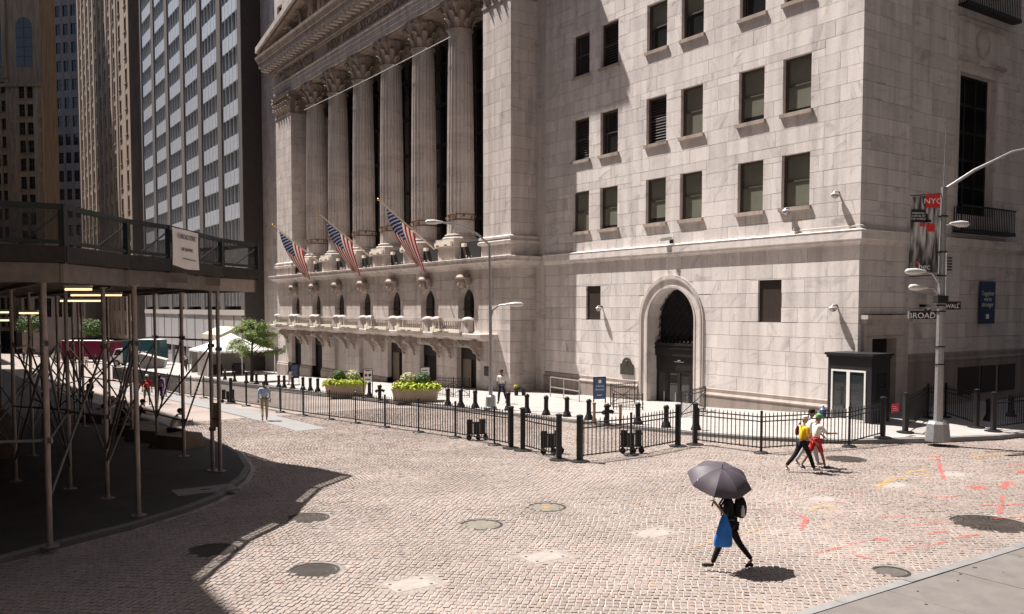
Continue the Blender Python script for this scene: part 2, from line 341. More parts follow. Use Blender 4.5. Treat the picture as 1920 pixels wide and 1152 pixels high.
CB_KHK=cloth('khaki_cotton',(.36,.285,.2),.1); CB_YEL=cloth('yellow_cotton',(.75,.43,.02),.06); CB_RED=cloth('red_cloth',(.45,.03,.03),.1); CB_GRY=cloth('dark_grey_cloth',(.06,.055,.055),.2); CB_MAR=cloth('maroon_cloth',(.09,.02,.025),.15)
SHB=M('dark_shoe',(.018,.016,.016),.5); SHW=M('white_shoe',(.65,.63,.6),.5); SHBL=M('blue_shoe',(.03,.06,.16),.6); SHR=M('red_shoe',(.25,.03,.03),.6)
# ================================================================ ground
def cobble_mat(name,island):
    m=bpy.data.materials.new(name); t,N,L,b=nodes(m); b.inputs['Roughness'].default_value=.72; b.inputs['Specular IOR Level'].default_value=.3
    geo=N.new('ShaderNodeNewGeometry'); mp=N.new('ShaderNodeMapping'); mp.vector_type='POINT'; mp.inputs['Rotation'].default_value=(0,0,rad(6.7)); L.new(geo.outputs['Position'],mp.inputs[0])
    rp=N.new('ShaderNodeValToRGB'); cr=rp.color_ramp; cr.interpolation='LINEAR'
    cols=[(0, (0.232, 0.192, 0.173)), (0.2, (0.255, 0.21, 0.189)), (0.42, (0.275, 0.227, 0.204)), (0.6, (0.265, 0.215, 0.189)), (0.74, (0.291, 0.243, 0.217)), (0.88, (0.253, 0.218, 0.204)), (0.95, (0.3, 0.227, 0.178)), (0.98, (0.286, 0.201, 0.176)), (1, (0.23, 0.201, 0.199))]
    cr.elements[0].position=0; cr.elements[0].color=(*cols[0][1],1); cr.elements[1].position=1; cr.elements[1].color=(*cols[-1][1],1)
    for p,c in cols[1:-1]:
        e=cr.elements.new(p); e.color=(*c,1)
    big=N.new('ShaderNodeTexNoise'); big.inputs['Scale'].default_value=.35; big.inputs['Detail'].default_value=5; L.new(mp.outputs[0],big.inputs['Vector'])
    bigr=N.new('ShaderNodeMapRange'); bigr.inputs[1].default_value=.3; bigr.inputs[2].default_value=.72; bigr.inputs[3].default_value=1.12; bigr.inputs[4].default_value=.74; L.new(big.outputs[0],bigr.inputs[0])
    fine=N.new('ShaderNodeTexNoise'); fine.inputs['Scale'].default_value=22; fine.inputs['Detail'].default_value=6; L.new(mp.outputs[0],fine.inputs['Vector'])
    finer=N.new('ShaderNodeMapRange'); finer.inputs[1].default_value=.3; finer.inputs[2].default_value=.7; finer.inputs[3].default_value=.86; finer.inputs[4].default_value=1.14; L.new(fine.outputs[0],finer.inputs[0])
    mu=N.new('ShaderNodeMath'); mu.operation='MULTIPLY'; L.new(bigr.outputs[0],mu.inputs[0]); L.new(finer.outputs[0],mu.inputs[1])
    sc=N.new('ShaderNodeVectorMath'); sc.operation='SCALE'; L.new(mu.outputs[0],sc.inputs['Scale'])
    if island:
        at=N.new('ShaderNodeAttribute'); at.attribute_name='rnd'; L.new(at.outputs['Fac'],rp.inputs[0]); L.new(rp.outputs[0],sc.inputs[0])
    else:
        br=N.new('ShaderNodeTexBrick'); br.offset=.3; br.inputs['Scale'].default_value=1; br.inputs['Brick Width'].default_value=.118; br.inputs['Row Height'].default_value=.152
        br.inputs['Mortar Size'].default_value=.006; br.inputs['Color1'].default_value=(0,0,0,1); br.inputs['Color2'].default_value=(1,1,1,1); br.inputs['Mortar'].default_value=(.5,.5,.5,1); L.new(mp.outputs[0],br.inputs['Vector'])
        L.new(br.outputs['Color'],rp.inputs[0])
        mx=N.new('ShaderNodeMix'); mx.data_type='RGBA'; L.new(br.outputs['Fac'],mx.inputs['Factor']); L.new(rp.outputs[0],mx.inputs['A']); mx.inputs['B'].default_value=(.31,.28,.26,1); L.new(mx.outputs['Result'],sc.inputs[0])
    L.new(sc.outputs[0],b.inputs['Base Color'])
    bp=N.new('ShaderNodeBump'); bp.inputs['Strength'].default_value=.2; bp.inputs['Distance'].default_value=.008; L.new(fine.outputs[0],bp.inputs['Height']); L.new(bp.outputs[0],b.inputs['Normal'])
    return m
COB=cobble_mat('cobble_stone',True); COBF=cobble_mat('cobble_far',False)
SAND=M('joint_sand',(.31,.28,.26),.9,0,.25,3)
CONC=M('sidewalk_concrete',(.33,.305,.29),.8,0,.14,1.6,bump=.1,bscale=90)
CONCD=M('shade_darkened_concrete',(.042,.038,.037),.8,0,.25,1.2,bump=.1,bscale=90)  # concrete colour lowered to carry the deep shade under the shed
CONCR=M('kerbside_concrete',(.145,.13,.122),.8,0,.16,2.2,bump=.15,bscale=120)
KERB=stone('granite_kerb',(.22,.215,.215),.2,None,.12,.12,.65,3)
KERBD=stone('granite_kerb_worn',(.16,.15,.145),.2,None,.12,.12,.65,3)
def sheet(name,mat,ss,wfun,dz,zf=None,nw=2,label=None,kind='structure',thick=0):
    """strip of ground: for each s a row of points between wfun(s)=(w0,w1)"""
    b=MB(); ss=sorted(set(ss)); rows=[]
    for s in ss:
        w0,w1=wfun(s)
        for k in range(nw):
            w=w0+(w1-w0)*k/(nw-1); b.v.append((w,s,(zf(w,s) if zf else gz(s))+dz))
    n=len(ss)
    for i in range(n-1):
        for k in range(nw-1):
            b.f.append((i*nw+k,i*nw+k+1,(i+1)*nw+k+1,(i+1)*nw+k)); b.r.append(0)
    o=b.build(name,mat,off=(0,0,0)); o.rotation_euler=(0,0,ANG); return tag(o,label,kind=kind)
gps=[s for s,z in GP]
road=sheet('road',COBF,gps+[0,8,12],lambda s:(-400,400),0); tag(road,'cobbled road surface of the crossing and the street beyond')
sheet('joint_bed',SAND,[-2,8,20,29,38,40],lambda s:(-8,32),.004)
# --- sidewalks
def smooth(x): x=max(0,min(1,x)); return x*x*(3-2*x)
KP=[(14.4,62),(15.2,36),(15.7,31.5),(16.6,29),(18.2,26.2),(20.5,24.4),(23,23.6),(28,22.8),(33,22.2),(38,21.3),(43,21.0),(50,20.6),(60,20.5),(95,20.6),(240,20.0)]
kps=[a for a,b in KP]; kpw=[b for a,b in KP]
kerbw=lambda s: float(np.interp(s,kps,kpw))
def zsw(w,s): return gz(s)+.13+.26*math.exp(-((s-21.5)/4.5)**2)*smooth((w-25)/6)
sheet('sidewalk_exchange',CONC,kps+[17.3,19.3,22,25,30,35,84]+gps[1:-1],lambda s:(kerbw(s)+.17,max(63,kerbw(s)+1)),0,zsw,14,'pale concrete sidewalk in front of the marble buildings')
LK=[(18.2,1.0),(18.8,2.1),(19.5,3.5),(20.5,4.9),(21.5,5.9),(23.7,7.2),(25.4,7.9),(28,8.45),(30.3,8.62),(33,8.6),(40,8.5),(53,8.2),(240,7.8)]
lks=[a for a,b in LK]; lkw=[b for a,b in LK]
leftw=lambda s: float(np.interp(s,lks,lkw))
sheet('sidewalk_corner',CONCD,[18.2]+lks+gps[2:-1]+[19.1,21,22.6,24.5],lambda s:(-34,leftw(s)-.17),.13,None,2,'shade-darkened sidewalk under the scaffold shed')
def kerb(name,path,width,zf,mat,inward,label,seg=1.8):
    """kerb stones along a path of (w,s); inward = +1/-1 side on which the sidewalk lies"""
    root=street_thing(name,None,None,*path[0]); del root['o']; root.location=(0,0,0); tag(root,label,kind='structure')
    pts=[]; 
    for (a,b_),(c,d) in zip(path,path[1:]):
        L=math.hypot(c-a,d-b_); n=max(1,round(L/seg)) if L>seg else 1
        for i in range(n): pts.append((a+(c-a)*i/n,b_+(d-b_)*i/n))
    pts.append(path[-1]); n=len(pts)
    nrm=[]
    for i in range(n):
        a=pts[max(0,i-1)]; c=pts[min(n-1,i+1)]; dx,dy=c[0]-a[0],c[1]-a[1]; l=math.hypot(dx,dy); nrm.append((-dy/l*inward,dx/l*inward))
    for i in range(n-1):
        p,q=pts[i],pts[i+1]; g=.006
        dx,dy=q[0]-p[0],q[1]-p[1]; l=math.hypot(dx,dy); ux,uy=dx/l*g,dy/l*g
        p=(p[0]+ux,p[1]+uy); q=(q[0]-ux,q[1]-uy)
        A,B=nrm[i],nrm[i+1]; jz=random.uniform(-.004,.006)
        o=[(p[0],p[1]),(q[0],q[1]),(q[0]+B[0]*width,q[1]+B[1]*width),(p[0]+A[0]*width,p[1]+A[1]*width)]
        zt=[zf(*x)+.006+jz for x in o]; zb=[gz(x[1])-.05 for x in o]; c=.02
        vs=[(o[k][0],o[k][1],zb[k]) for k in range(4)]+[(o[0][0],o[0][1],zt[0]-c),(o[1][0],o[1][1],zt[1]-c)]
        ins=[(o[0][0]+A[0]*c,o[0][1]+A[1]*c,zt[0]),(o[1][0]+B[0]*c,o[1][1]+B[1]*c,zt[1]),(o[2][0],o[2][1],zt[2]),(o[3][0],o[3][1],zt[3])]
        b=MB(); b.add(vs+ins,[(0,1,5,4),(4,5,7,6),(6,7,8,9),(1,2,8,7,5),(0,4,6,9,3),(2,3,9,8)],random.random()); b.build('kerb_stone',mat,root,off=(0,0,0))
    return root
kerb('kerb_exchange',[(w,s) for s,w in KP if s<97],.17,lambda w,s:zsw(w,s),KERB,1,'granite kerb of the sidewalk by the marble buildings',2.4)
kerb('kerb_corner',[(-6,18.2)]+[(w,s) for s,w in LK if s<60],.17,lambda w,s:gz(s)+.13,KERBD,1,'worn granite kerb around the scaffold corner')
kerb('kerb_near_side',[(30,8.2),(8,8.2)],.2,lambda w,s:.13,KERB,1,'pale granite kerb of the near sidewalk')
nsw=street_thing('sidewalk_near_side',None,None,8,8,0); tag(nsw,'grey concrete sidewalk with dark gum spots by the near kerb',kind='structure')
MB().box(4,44,-8,7.96,-.05,.09).build('bed',CONCR,nsw)
for i in range(14):
    for j in range(5):
        MB().box(5.2+i*1.9,5.2+i*1.9+1.888,7.99-1.9*(j+1),7.99-1.9*j-.012,.08,.13+random.uniform(-.003,.003),random.random()).build('paving_slab',CONCR,nsw)
gum=MB()
for i in range(240):
    w,s=random.uniform(9,26),random.uniform(2,7.9); r=random.uniform(.012,.035); n=7
    gum.add([(w+r*random.uniform(.6,1.2)*math.cos(6.283*k/n)*1.5,s+r*math.sin(6.283*k/n),.1375) for k in range(n)],[tuple(range(n))])
gum.build('gum_spots',M('old_gum',(.05,.045,.043),.8),nsw,kind='stuff')
# --- manholes, socket plates (positions are needed before the stones are laid)
MH=[((576,972),.42,'rust'),((587,1071),.40,'dark'),((902,985),.40,'conc'),((1024,952),.40,'conc'),((1855,983),.72,'rust'),((1670,1073),.26,'grey'),((398,1033),.42,'rust'),((1585,862),.55,'rust')]
PL=[(1225,1001),(1021,1045),(770,1097),(1540,938),(1676,911),(1788,891)]
mhpos=[(onG(*p),r,k) for p,r,k in MH]; plpos=[onG(*p) for p in PL]
# --- the cobbles
cu=Vector((math.sin(rad(6.7)),math.cos(rad(6.7)))); ru=Vector((cu.y,-cu.x))
rng=np.random.default_rng(3)
DX,DY=.118,.152
nr=int(36/DY); stones=[]
drift=0
for j in range(nr):
    v=9.8+j*DY; drift+=rng.normal(0,.016); half=.62*v+4.5; ncol=int(2*half/DX)
    u=-half+np.arange(ncol)*DX+drift+rng.normal(0,.006,ncol)+.028*math.sin(v*1.1)
    u0=u; wd=np.append(np.diff(u0),DX); X=u0*ru.x+v*cu.x; Y=u0*ru.y+v*cu.y
    stones.append(np.stack([u0,np.full(ncol,v)+.035*np.sin(u0*.8)+rng.normal(0,.004,ncol),np.clip(wd,.08,.17),X,Y],1))
st=np.concatenate(stones)
Xc=st[:,3]; Yc=st[:,4]; wc=Xc*cA+Yc*sA; sc_=-Xc*sA+Yc*cA
keep=(Yc>11.2)&(Yc<44)&(np.abs(Xc)<.62*Yc+3.0)
keep&=(sc_>8.22)&(sc_<40)
keep&=~((sc_>18.25)&(wc<np.interp(sc_,lks,lkw)+.12))
keep&=~((sc_>14.4)&(wc>np.interp(sc_,kps,kpw)-.12))
for p,r,k in mhpos: keep&=(Xc-p.x)**2+(Yc-p.y)**2>(r+.10)**2
for p in plpos: keep&=~((np.abs(wc-to_sw(p.x,p.y)[0])<.5)&(np.abs(sc_-to_sw(p.x,p.y)[1])<.36))
st=st[keep]
def stone_verts(rows):
    n=len(rows); dz=DIP*.004-HOLE*.009; u=rows[:,0]; v=rows[:,1]; w=rows[:,2]; g=.006+.005*rng.random(n); ins=.008
    x0=u+g; x1=u+w-g; y0=v+g*.3; y1=v+DY-g*.3
    top=.014+.006*rng.random(n)+dz; tx=rng.normal(0,.0018,n); ty=rng.normal(0,.0018,n)
    out=np.zeros((n,8,3)); 
    cs=[(x0,y0),(x1,y0),(x1,y1),(x0,y1)]; ci=[(x0+ins,y0+ins),(x1-ins,y0+ins),(x1-ins,y1-ins),(x0+ins,y1-ins)]
    sg=[(-1,-1),(1,-1),(1,1),(-1,1)]
    for k in range(4):
        jx=rng.normal(0,.005,n); jy=rng.normal(0,.004,n)
        for q,(c,zt) in enumerate(((cs[k],-.01),(ci[k],None))):
            U=c[0]+jx; V=c[1]+jy
            X=U*ru.x+V*cu.x; Y=U*ru.y+V*cu.y; S_=-X*sA+Y*cA
            out[:,q*4+k,0]=X; out[:,q*4+k,1]=Y
            out[:,q*4+k,2]=np.interp(S_,_gs,_gzv)+(zt if zt is not None else top+tx*sg[k][0]+ty*sg[k][1])
    return out
FS=np.array([(4,5,6,7),(0,1,5,4),(1,2,6,5),(2,3,7,6),(3,0,4,7)])
from mathutils import noise as mn
rr=rng.random(len(st))
DIP=np.array([mn.fractal(Vector((a*.45,b_*.45,3.1)),1.0,2.0,4) for a,b_ in st[:,3:5]]); HOLE=np.clip((np.array([mn.fractal(Vector((a*1.1,b_*2.2,9.7)),.9,2.0,4) for a,b_ in st[:,3:5]])-.42)*2.2,0,1)
rr=np.where(HOLE>.25,rr*.18,rr)
order=np.argsort(st[:,4]+.02*np.abs(st[:,3]-.5)); inside=np.abs(st[:,3])<.57*st[:,4]; 
near=[i for i in order if inside[i] and st[i,4]>13.0][:300]; nm=np.zeros(len(st),bool); nm[near]=True
V=stone_verts(st); rest=~nm
def stones_mesh(idx,name):
    n=len(idx); me=bpy.data.meshes.new(name); v=V[idx].reshape(-1,3); f=(np.arange(n)[:,None,None]*8+FS[None]).reshape(-1,4)
    me.from_pydata(v.tolist(),[],f.tolist()); at=me.attributes.new('rnd','FLOAT','FACE'); at.data.foreach_set('value',np.repeat(rr[idx],5).astype(np.float32)); me.update(); return me
o=link('cobbles',stones_mesh(np.where(rest)[0],'cobbles'),COB,road); o['kind']='stuff'; o.rotation_euler=(0,0,-ANG)
for i in near:
    o=link('cobblestone',stones_mesh(np.array([i]),'cobblestone'),COB,road); o.rotation_euler=(0,0,-ANG)
print('stones',len(st))
# --- granite band along the fence
sheet('granite_band',M('granite_band',(.215,.21,.21),.75,0,.1,2),[33.5,38,43,60,84],lambda s:(12.3,13.6),.016+.008)
# --- covers
RUST=M('rusty_cast_iron',(.055,.041,.035),.7,.1,.35,9); CI=M('dark_cast_iron',(.034,.029,.026),.7,.1,.3,9); CIG=M('grey_cast_iron',(.09,.08,.074),.7,.05,.25,9); CCOV=M('concrete_filled_cover',(.17,.155,.125),.8,0,.2,5)
SANDD=M('mortar_collar',(.19,.165,.15),.9,0,.3,8)
mlab=['rusty manhole cover half in the shed shadow edge','dark ribbed manhole cover in the soft shadow','concrete filled round cover with notched rim','concrete filled round cover with orange centre spot','large ringed manhole cover among red paint marks','small grey valve cover close to the near kerb','dim manhole cover beside the corner kerb','flat brown cover by the walking group']
for (p,r,k),lab in zip(mhpos,mlab):
    t=thing('manhole_cover',lab,'manhole',p,random.random()*3)
    mat={'rust':RUST,'dark':CI,'conc':CCOV,'grey':CIG}[k]
    MB().lathe([(r+.2,-.02),(r+.2,.006),(r+.07,.008),(r+.07,-.02)],40).build('collar',SANDD,t); MB().lathe([(r+.075,-.02),(r+.075,.012),(r+.012,.014),(r+.01,-.02)],40).build('rim',CI,t)
    c=MB(); c.lathe([(r,-.02),(r,.009)],40); c.build('cover',mat,t)
    if k in('rust','dark'):
        g=MB(); q=.08
        while q<r-.02:
            n=36; 
            for a in range(n):
                if random.random()<.86: 
                    a0=6.283*a/n; a1=6.283*(a+.72)/n
                    g.add([((q-.013)*math.cos(a0),(q-.013)*math.sin(a0),.016),((q+.013)*math.cos(a0),(q+.013)*math.sin(a0),.016),((q+.013)*math.cos(a1),(q+.013)*math.sin(a1),.016),((q-.013)*math.cos(a1),(q-.013)*math.sin(a1),.016)],[(0,1,2,3)])
            q+=.062
        g.build('tread_pattern',RUST if k=='dark' else CI,t,kind='stuff')
    if k=='conc':
        g=MB()
        for a in range(8): g.cbox(((r-.06)*math.cos(a*.785),(r-.06)*math.sin(a*.785),.008),(.05,.05,.006))
        g.build('notch',CI,t)
        if '1024' in str(p) or lab.startswith('concrete filled round cover with orange'): MB().lathe([(.13,.0),(.12,.011)],14).build('paint_spot',M('orange_paint',(.27,.165,.07),.8,0,.3,20),t)
PLM=M('pale_concrete_plate',(.29,.26,.238),.8,0,.16,6)
SURR=M('mortar_surround',(.255,.218,.198),.9,0,.35,14)
for i,p in enumerate(plpos):
    t=street_thing('socket_plate','pale concrete plate with four bolts set flush in the cobbles','cover plate',*to_sw(p.x,p.y),0,'barrier socket plates set in the cobbles'); del t['o']; t.location=p
    MB().box(-.58,.58,-.44,.44,-.03,.0085).build('surround',SURR,t); MB().box(-.4,.4,-.27,.27,-.03,.0125).build('plate',PLM,t)
    for x in(-.3,.3):
        for y in(-.18,.18): MB().lathe([(.035,0),(.03,.016)],8,(x,y,0)).build('bolt',CI,t)
p=onG(385,919,.13); t=street_thing('utility_cover','pale rectangular utility cover in the dark corner sidewalk','cover plate',*to_sw(p.x,p.y),0); del t['o']; t.location=p
MB().box(-.75,.75,-.4,.4,-.03,.012).build('plate',M('utility_cover_concrete',(.22,.21,.205),.8,0,.12,4),t); MB().box(-.12,.12,-.05,.05,0,.018).build('handle_slot',CI,t)
# --- spray paint
def paint(name,col):
    m=bpy.data.materials.new(name); t,N,L,b=nodes(m); b.inputs['Base Color'].default_value=(*col,1); b.inputs['Roughness'].default_value=.8
    g=N.new('ShaderNodeNewGeometry'); n=N.new('ShaderNodeTexNoise'); n.inputs['Scale'].default_value=9; n.inputs['Detail'].default_value=8; n.inputs['Roughness'].default_value=.75; L.new(g.outputs['Position'],n.inputs['Vector'])
    r=N.new('ShaderNodeMapRange'); r.inputs[1].default_value=.42; r.inputs[2].default_value=.62; r.inputs[3].default_value=.02; r.inputs[4].default_value=.78; L.new(n.outputs[0],r.inputs[0]); L.new(r.outputs[0],b.inputs['Alpha']); return m
PR=paint('red_spray_paint',(.6,.075,.06)); PY=paint('yellow_spray_paint',(.58,.34,.06)); PW=paint('white_spray_paint',(.75,.72,.7))
def mark(pix,wd,mat,label):
    pts=[onG(1440+x/3.273,800+y/3.273) for x,y in pix]; b=MB(); fine=[]
    for a,c in zip(pts,pts[1:]):
        n=max(2,int((c-a).length/.12)); fine+= [a.lerp(c,i/n) for i in range(n)]
    fine.append(pts[-1]); prev=None
    for i,p in enumerate(fine):
        d=(fine[min(i+1,len(fine)-1)]-fine[max(i-1,0)]); d.z=0; d.normalize(); nn=Vector((-d.y,d.x,0)); h=wd/2*random.uniform(.6,1.3)
        b.v+= [tuple(p+nn*h+Vector((0,0,.026))),tuple(p-nn*h+Vector((0,0,.026)))]
        if i: k=2*i; b.f.append((k-2,k-1,k+1,k)); b.r.append(0)
    o=b.build('paint_mark',mat); tag(o,label,kind='structure')
for pix,wd in [([(20,505),(110,525),(215,560)],.045),([(205,556),(240,572),(222,600),(205,640)],.12),([(300,780),(480,740),(600,705),(730,690)],.06),([(640,695),(735,705)],.16),([(540,795),(600,815),(650,812)],.1),([(730,785),(900,745),(1000,735),(1100,710)],.06),([(1140,690),(1300,665)],.11),([(970,660),(1110,648)],.11),([(800,615),(960,605),(1150,590)],.06),([(650,565),(850,558),(1050,585)],.06),([(920,425),(1080,437),(1190,430)],.1),([(1290,485),(1420,490),(1560,480)],.1),([(1420,540),(1440,430)],.12),([(1430,385),(1490,340)],.2),([(1380,570),(1571,560)],.08),([(1260,370),(1320,390)],.4),([(1525,280),(1600,285)],.5),([(300,402),(450,405),(610,415)],.07),([(140,450),(230,455),(480,475)],.05),([(970,190),(1040,185),(1050,250),(1080,330)],.1),([(1380,232),(1600,240)],.08)]:
    mark(pix,wd,PR,'red utility spray paint line on the cobbles')
for pix,wd in [([(260,520),(340,490),(430,510)],.13),([(660,380),(760,330),(830,320)],.2),([(840,290),(990,300)],.22),([(870,285),(1000,265)],.1),([(1250,195),(1330,178),(1480,172)],.12),([(-490,756),(-164,671),(-10,622)],.05)]:
    mark(pix,wd,PY,'yellow utility spray paint line on the cobbles')
# ================================================================ block walls
def rsub(rects,h):
    out=[]
    for (a,b,c,d) in rects:
        if h[1]<=a or h[0]>=b or h[3]<=c or h[2]>=d: out.append((a,b,c,d)); continue
        z0,z1=max(c,h[2]),min(d,h[3])
        if c<h[2]: out.append((a,b,c,h[2]))
        if d>h[3]: out.append((a,b,h[3],d))
        if a<h[0]: out.append((a,h[0],z0,z1))
        if b>h[1]: out.append((h[1],b,z0,z1))
    return [r for r in out if r[1]-r[0]>.03 and r[3]-r[2]>.03]
def block_rects(u0,u1,zs,holes,avg,rng):
    out=[]
    for z0,z1 in zip(zs,zs[1:]):
        u=u0; us=[u0]
        while u<u1-1e-6:
            L=avg*rng.choice([.55,.8,1,1.15,1.35])
            if u1-(u+L)<avg*.45: L=u1-u
            u+=L; us.append(min(u,u1))
        for a,b in zip(us,us[1:]):
            rs=[(a,b,z0,z1)]
            for h in holes: rs=rsub(rs,h)
            out+=rs
    return out
def blocks(parent,axis,plane,sign,u0,u1,zs,holes,depth,mat,avg=1.15,seed=1,single=0,gap=.0065,name='marble_block',key=None):
    """axis 'w': the wall is a plane w=plane (u = s); axis 's': plane s=plane (u = w). sign = direction of the outside (-1: towards smaller w / s)"""
    rng=random.Random(seed); rects=block_rects(u0,u1,zs,holes,avg,rng); rest=MB(); n=0
    if key: rects.sort(key=key)
    for (a,b,c,d) in rects:
        g=gap; a+=g;b-=g;c+=g;d-=g; r=rng.uniform(.02,1); j=rng.uniform(-.003,.003); f=plane+j; k=plane-sign*depth
        P=(lambda u,z,q:(q,u,z)) if axis=='w' else (lambda u,z,q:(u,q,z))
        vs=[P(a,c,f),P(b,c,f),P(b,d,f),P(a,d,f),P(a,c,k),P(b,c,k),P(b,d,k),P(a,d,k)]; fs=[(0,1,2,3),(0,4,5,1),(1,5,6,2),(2,6,7,3),(3,7,4,0)]
        if n<single: m=MB(); m.add(vs,fs,r); m.build(name,mat,parent); n+=1
        else: rest.add(vs,fs,r)
    if rest.f: rest.build('small_blocks' if single else 'block_courses',mat,parent,kind='stuff')
def courses(*segs):
    zs=[segs[0]]
    for z,n in segs[1:]:
        a=zs[-1]; zs+=[a+(z-a)*(i+1)/n for i in range(n)]
    return zs
# ================================================================ corner building (beside the portico)
CB=street_thing('marble_office_building','pale marble corner office building with arched entrance and rows of sash windows','building',31,20.9,0)
PW0=31.0; CS=20.9
core=MB(); core.box(31.36,70,21.5,29.7,-3,62).box(31.36,70,33.2,42.05,-3,62).box(31.36,70,29.7,33.2,5.95,62).box(32.1,70,29.7,33.2,-3,5.95); core.build('core_wall',DARK,CB)
wc_=[38.67,36.25,32.6,30.15,26.5,24.05]; rowz=[(9.04,11.29),(13.06,15.40),(17.75,20.1),(22.44,24.8),(27.1,29.4)]
holes=[(c-.72,c+.72,a,b) for a,b in rowz for c in wc_]
holes+=[(36.9,38.15,4.05,5.93),(24.69,25.96,4.07,5.94)]
arch=[(31.45-1.9,31.45+1.9,-2,4.72),(31.45-1.6,31.45+1.6,4.7,5.34),(31.45-1.15,31.45+1.15,5.3,5.96)]
zs_lo=courses(.9,(7.27,10)); zs_hi=courses(7.88,(9.04,2),(13.06,6),(17.75,7),(22.44,7),(27.1,7),(31.8,7))
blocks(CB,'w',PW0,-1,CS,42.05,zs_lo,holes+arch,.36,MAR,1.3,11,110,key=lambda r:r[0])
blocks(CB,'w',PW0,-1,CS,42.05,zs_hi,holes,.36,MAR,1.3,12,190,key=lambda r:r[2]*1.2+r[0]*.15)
MB().box(31,31.4,CS,42.05,31.82,62).build('upper_wall',MAR,CB)
def profile_band(parent,name,mat,prof,path):
    """sweep a profile (out,z) along a (w,s) path; outside lies to the right of the path; mitred corners"""
    n=len(path); nr=[]
    for i in range(n):
        def nn(a,c): dx,dy=c[0]-a[0],c[1]-a[1]; l=math.hypot(dx,dy); return Vector((dy/l,-dx/l))
        if i==0: v=nn(path[0],path[1])
        elif i==n-1: v=nn(path[-2],path[-1])
        else:
            a=nn(path[i-1],path[i]); c=nn(path[i],path[i+1]); v=(a+c); v=v/(v.dot(a))
        nr.append(v)
    b=MB(); m=len(prof)
    for p,v in zip(path,nr):
        for o,z in prof: b.v.append((p[0]+v.x*o,p[1]+v.y*o,z))
    for i in range(n-1):
        for k in range(m-1): b.f.append((i*m+k,i*m+k+1,(i+1)*m+k+1,(i+1)*m+k)); b.r.append((i*.37+.1)%1)
    for e in (0,n-1): b.f.append(tuple(e*m+k for k in range(m))); b.r.append(.3)
    return b.build(name,mat,parent)
# band course and plinth wrap round the corner: path runs along the Broad Street face (towards smaller s) then along the Wall Street face
# outside is to the left there, so run the path the other way round
pathB=[(62,21.15),(34.3,21.15),(34.3,CS),(PW0,CS),(PW0,42.05)]
pathB=pathB[::-1]; pathB=[(w,s) for w,s in pathB]
bandp=[(-.02,7.26),(.05,7.27),(.07,7.33),(.13,7.36),(.15,7.42),(.15,7.44),(.2,7.47),(.2,7.80),(.22,7.83),(.02,7.9),(-.02,7.9)]
profile_band(CB,'band_course',MAR,bandp,pathB)
pl=[(-.02,-2.5),(.12,-2.5),(.12,.52),(.15,.55),(.15,.6),(.10,.64),(.05,.7),(.05,.86),(.0,.905),(-.02,.91)]
profile_band(CB,'plinth',GRAN,pl,[(PW0,42.05),(PW0,33.75)][::1]); profile_band(CB,'plinth',GRAN,pl,[(PW0,29.15),(PW0,CS),(31.15,CS)])
pl2=[(-.02,-1),(.1,-1),(.1,2.3),(.13,2.33),(.13,2.4),(.06,2.48),(.05,2.66),(.0,2.72),(-.02,2.73)]
profile_band(CB,'plinth',GRAN,pl2,[(34.38,21.15),(62,21.15)])
# windows
def sash(parent,u,z0,z1,kind,face=31.0,hw=.72):
    o=(31,20.9,0)
    b=MB(); d=face+.2
    for a,c in ((u-hw,u-hw+.1),(u+hw-.1,u+hw)): b.box(d,d+.12,a,c,z0,z1)
    b.box(d,d+.12,u-hw+.1,u+hw-.1,z1-.1,z1); b.box(d,d+.12,u-hw+.1,u+hw-.1,z0,z0+.07)
    zm=(z0+z1)/2; b.box(d+.03,d+.12,u-hw+.1,u+hw-.1,zm-.035,zm+.035)
    b.box(d-.02,d,u-hw,u-hw+.05,z0,z1); b.box(d-.02,d,u+hw-.05,u+hw,z0,z1)
    fr=b.build('window',FRAME,parent)
    if kind=='louver':
        l=MB(); n=15
        for i in range(n):
            z=z0+.1+(z1-z0-.2)*(i+.5)/n; l.add([(d+.02,u-hw+.1,z-.05),(d+.02,u+hw-.1,z-.05),(d+.1,u+hw-.1,z+.05),(d+.1,u-hw+.1,z+.05),(d+.03,u-hw+.1,z-.06),(d+.03,u+hw-.1,z-.06),(d+.11,u+hw-.1,z+.04),(d+.11,u-hw+.1,z+.04)],[(0,1,2,3),(4,5,6,7),(0,1,5,4),(2,3,7,6)])
        q=l.build('louver',LOUV,parent); q.parent=fr
    else:
        for k,(a,c) in enumerate(((z0+.07,zm-.035),(zm+.035,z1-.1))):
            pm=BLIND if kind=='blind' or (kind=='half' and k==1) else PANED
            q=MB().box(d+.07+.03*k,d+.09+.03*k,u-hw+.1,u+hw-.1,a,c).build('pane',pm,parent,off=o); q.parent=fr
            if pm is BLIND and k==0:
                zz=a+random.choice([0,.0,.12,.2]); 
                if zz>a: q2=MB().box(d+.06,d+.069,u-hw+.1,u+hw-.1,a,zz).build('pane',PANED,parent,off=o); q2.parent=fr
    s=MB(); s.box(face-.11,face+.24,u-hw-.1,u+hw+.1,z0-.17,z0-.002,random.random()); q=s.build('sill',MARD,parent,off=o); q.parent=fr
kinds={(1,0):'louver',(1,2):'louver',(2,1):'louver',(3,0):'louver',(1,1):'dark',(2,0):'dark',(2,2):'half',(2,3):'half',(2,4):'half',(3,2):'dark'}
for i,(a,b_) in enumerate(rowz):
    for j,c in enumerate(wc_): sash(CB,c,a,b_,kinds.get((i,j),'blind'))
BRN=M('brown_metal_panel',(.05,.036,.03),.5,.2,.15)
for (a,b_,c,d) in holes[-2:]: MB().box(31.1,31.2,a,b_,c,d).build('blank_panel',BRN,CB)
MB().box(31,31.36,42.06,43,-2,62).build('seam_pilaster',MAR,CB)
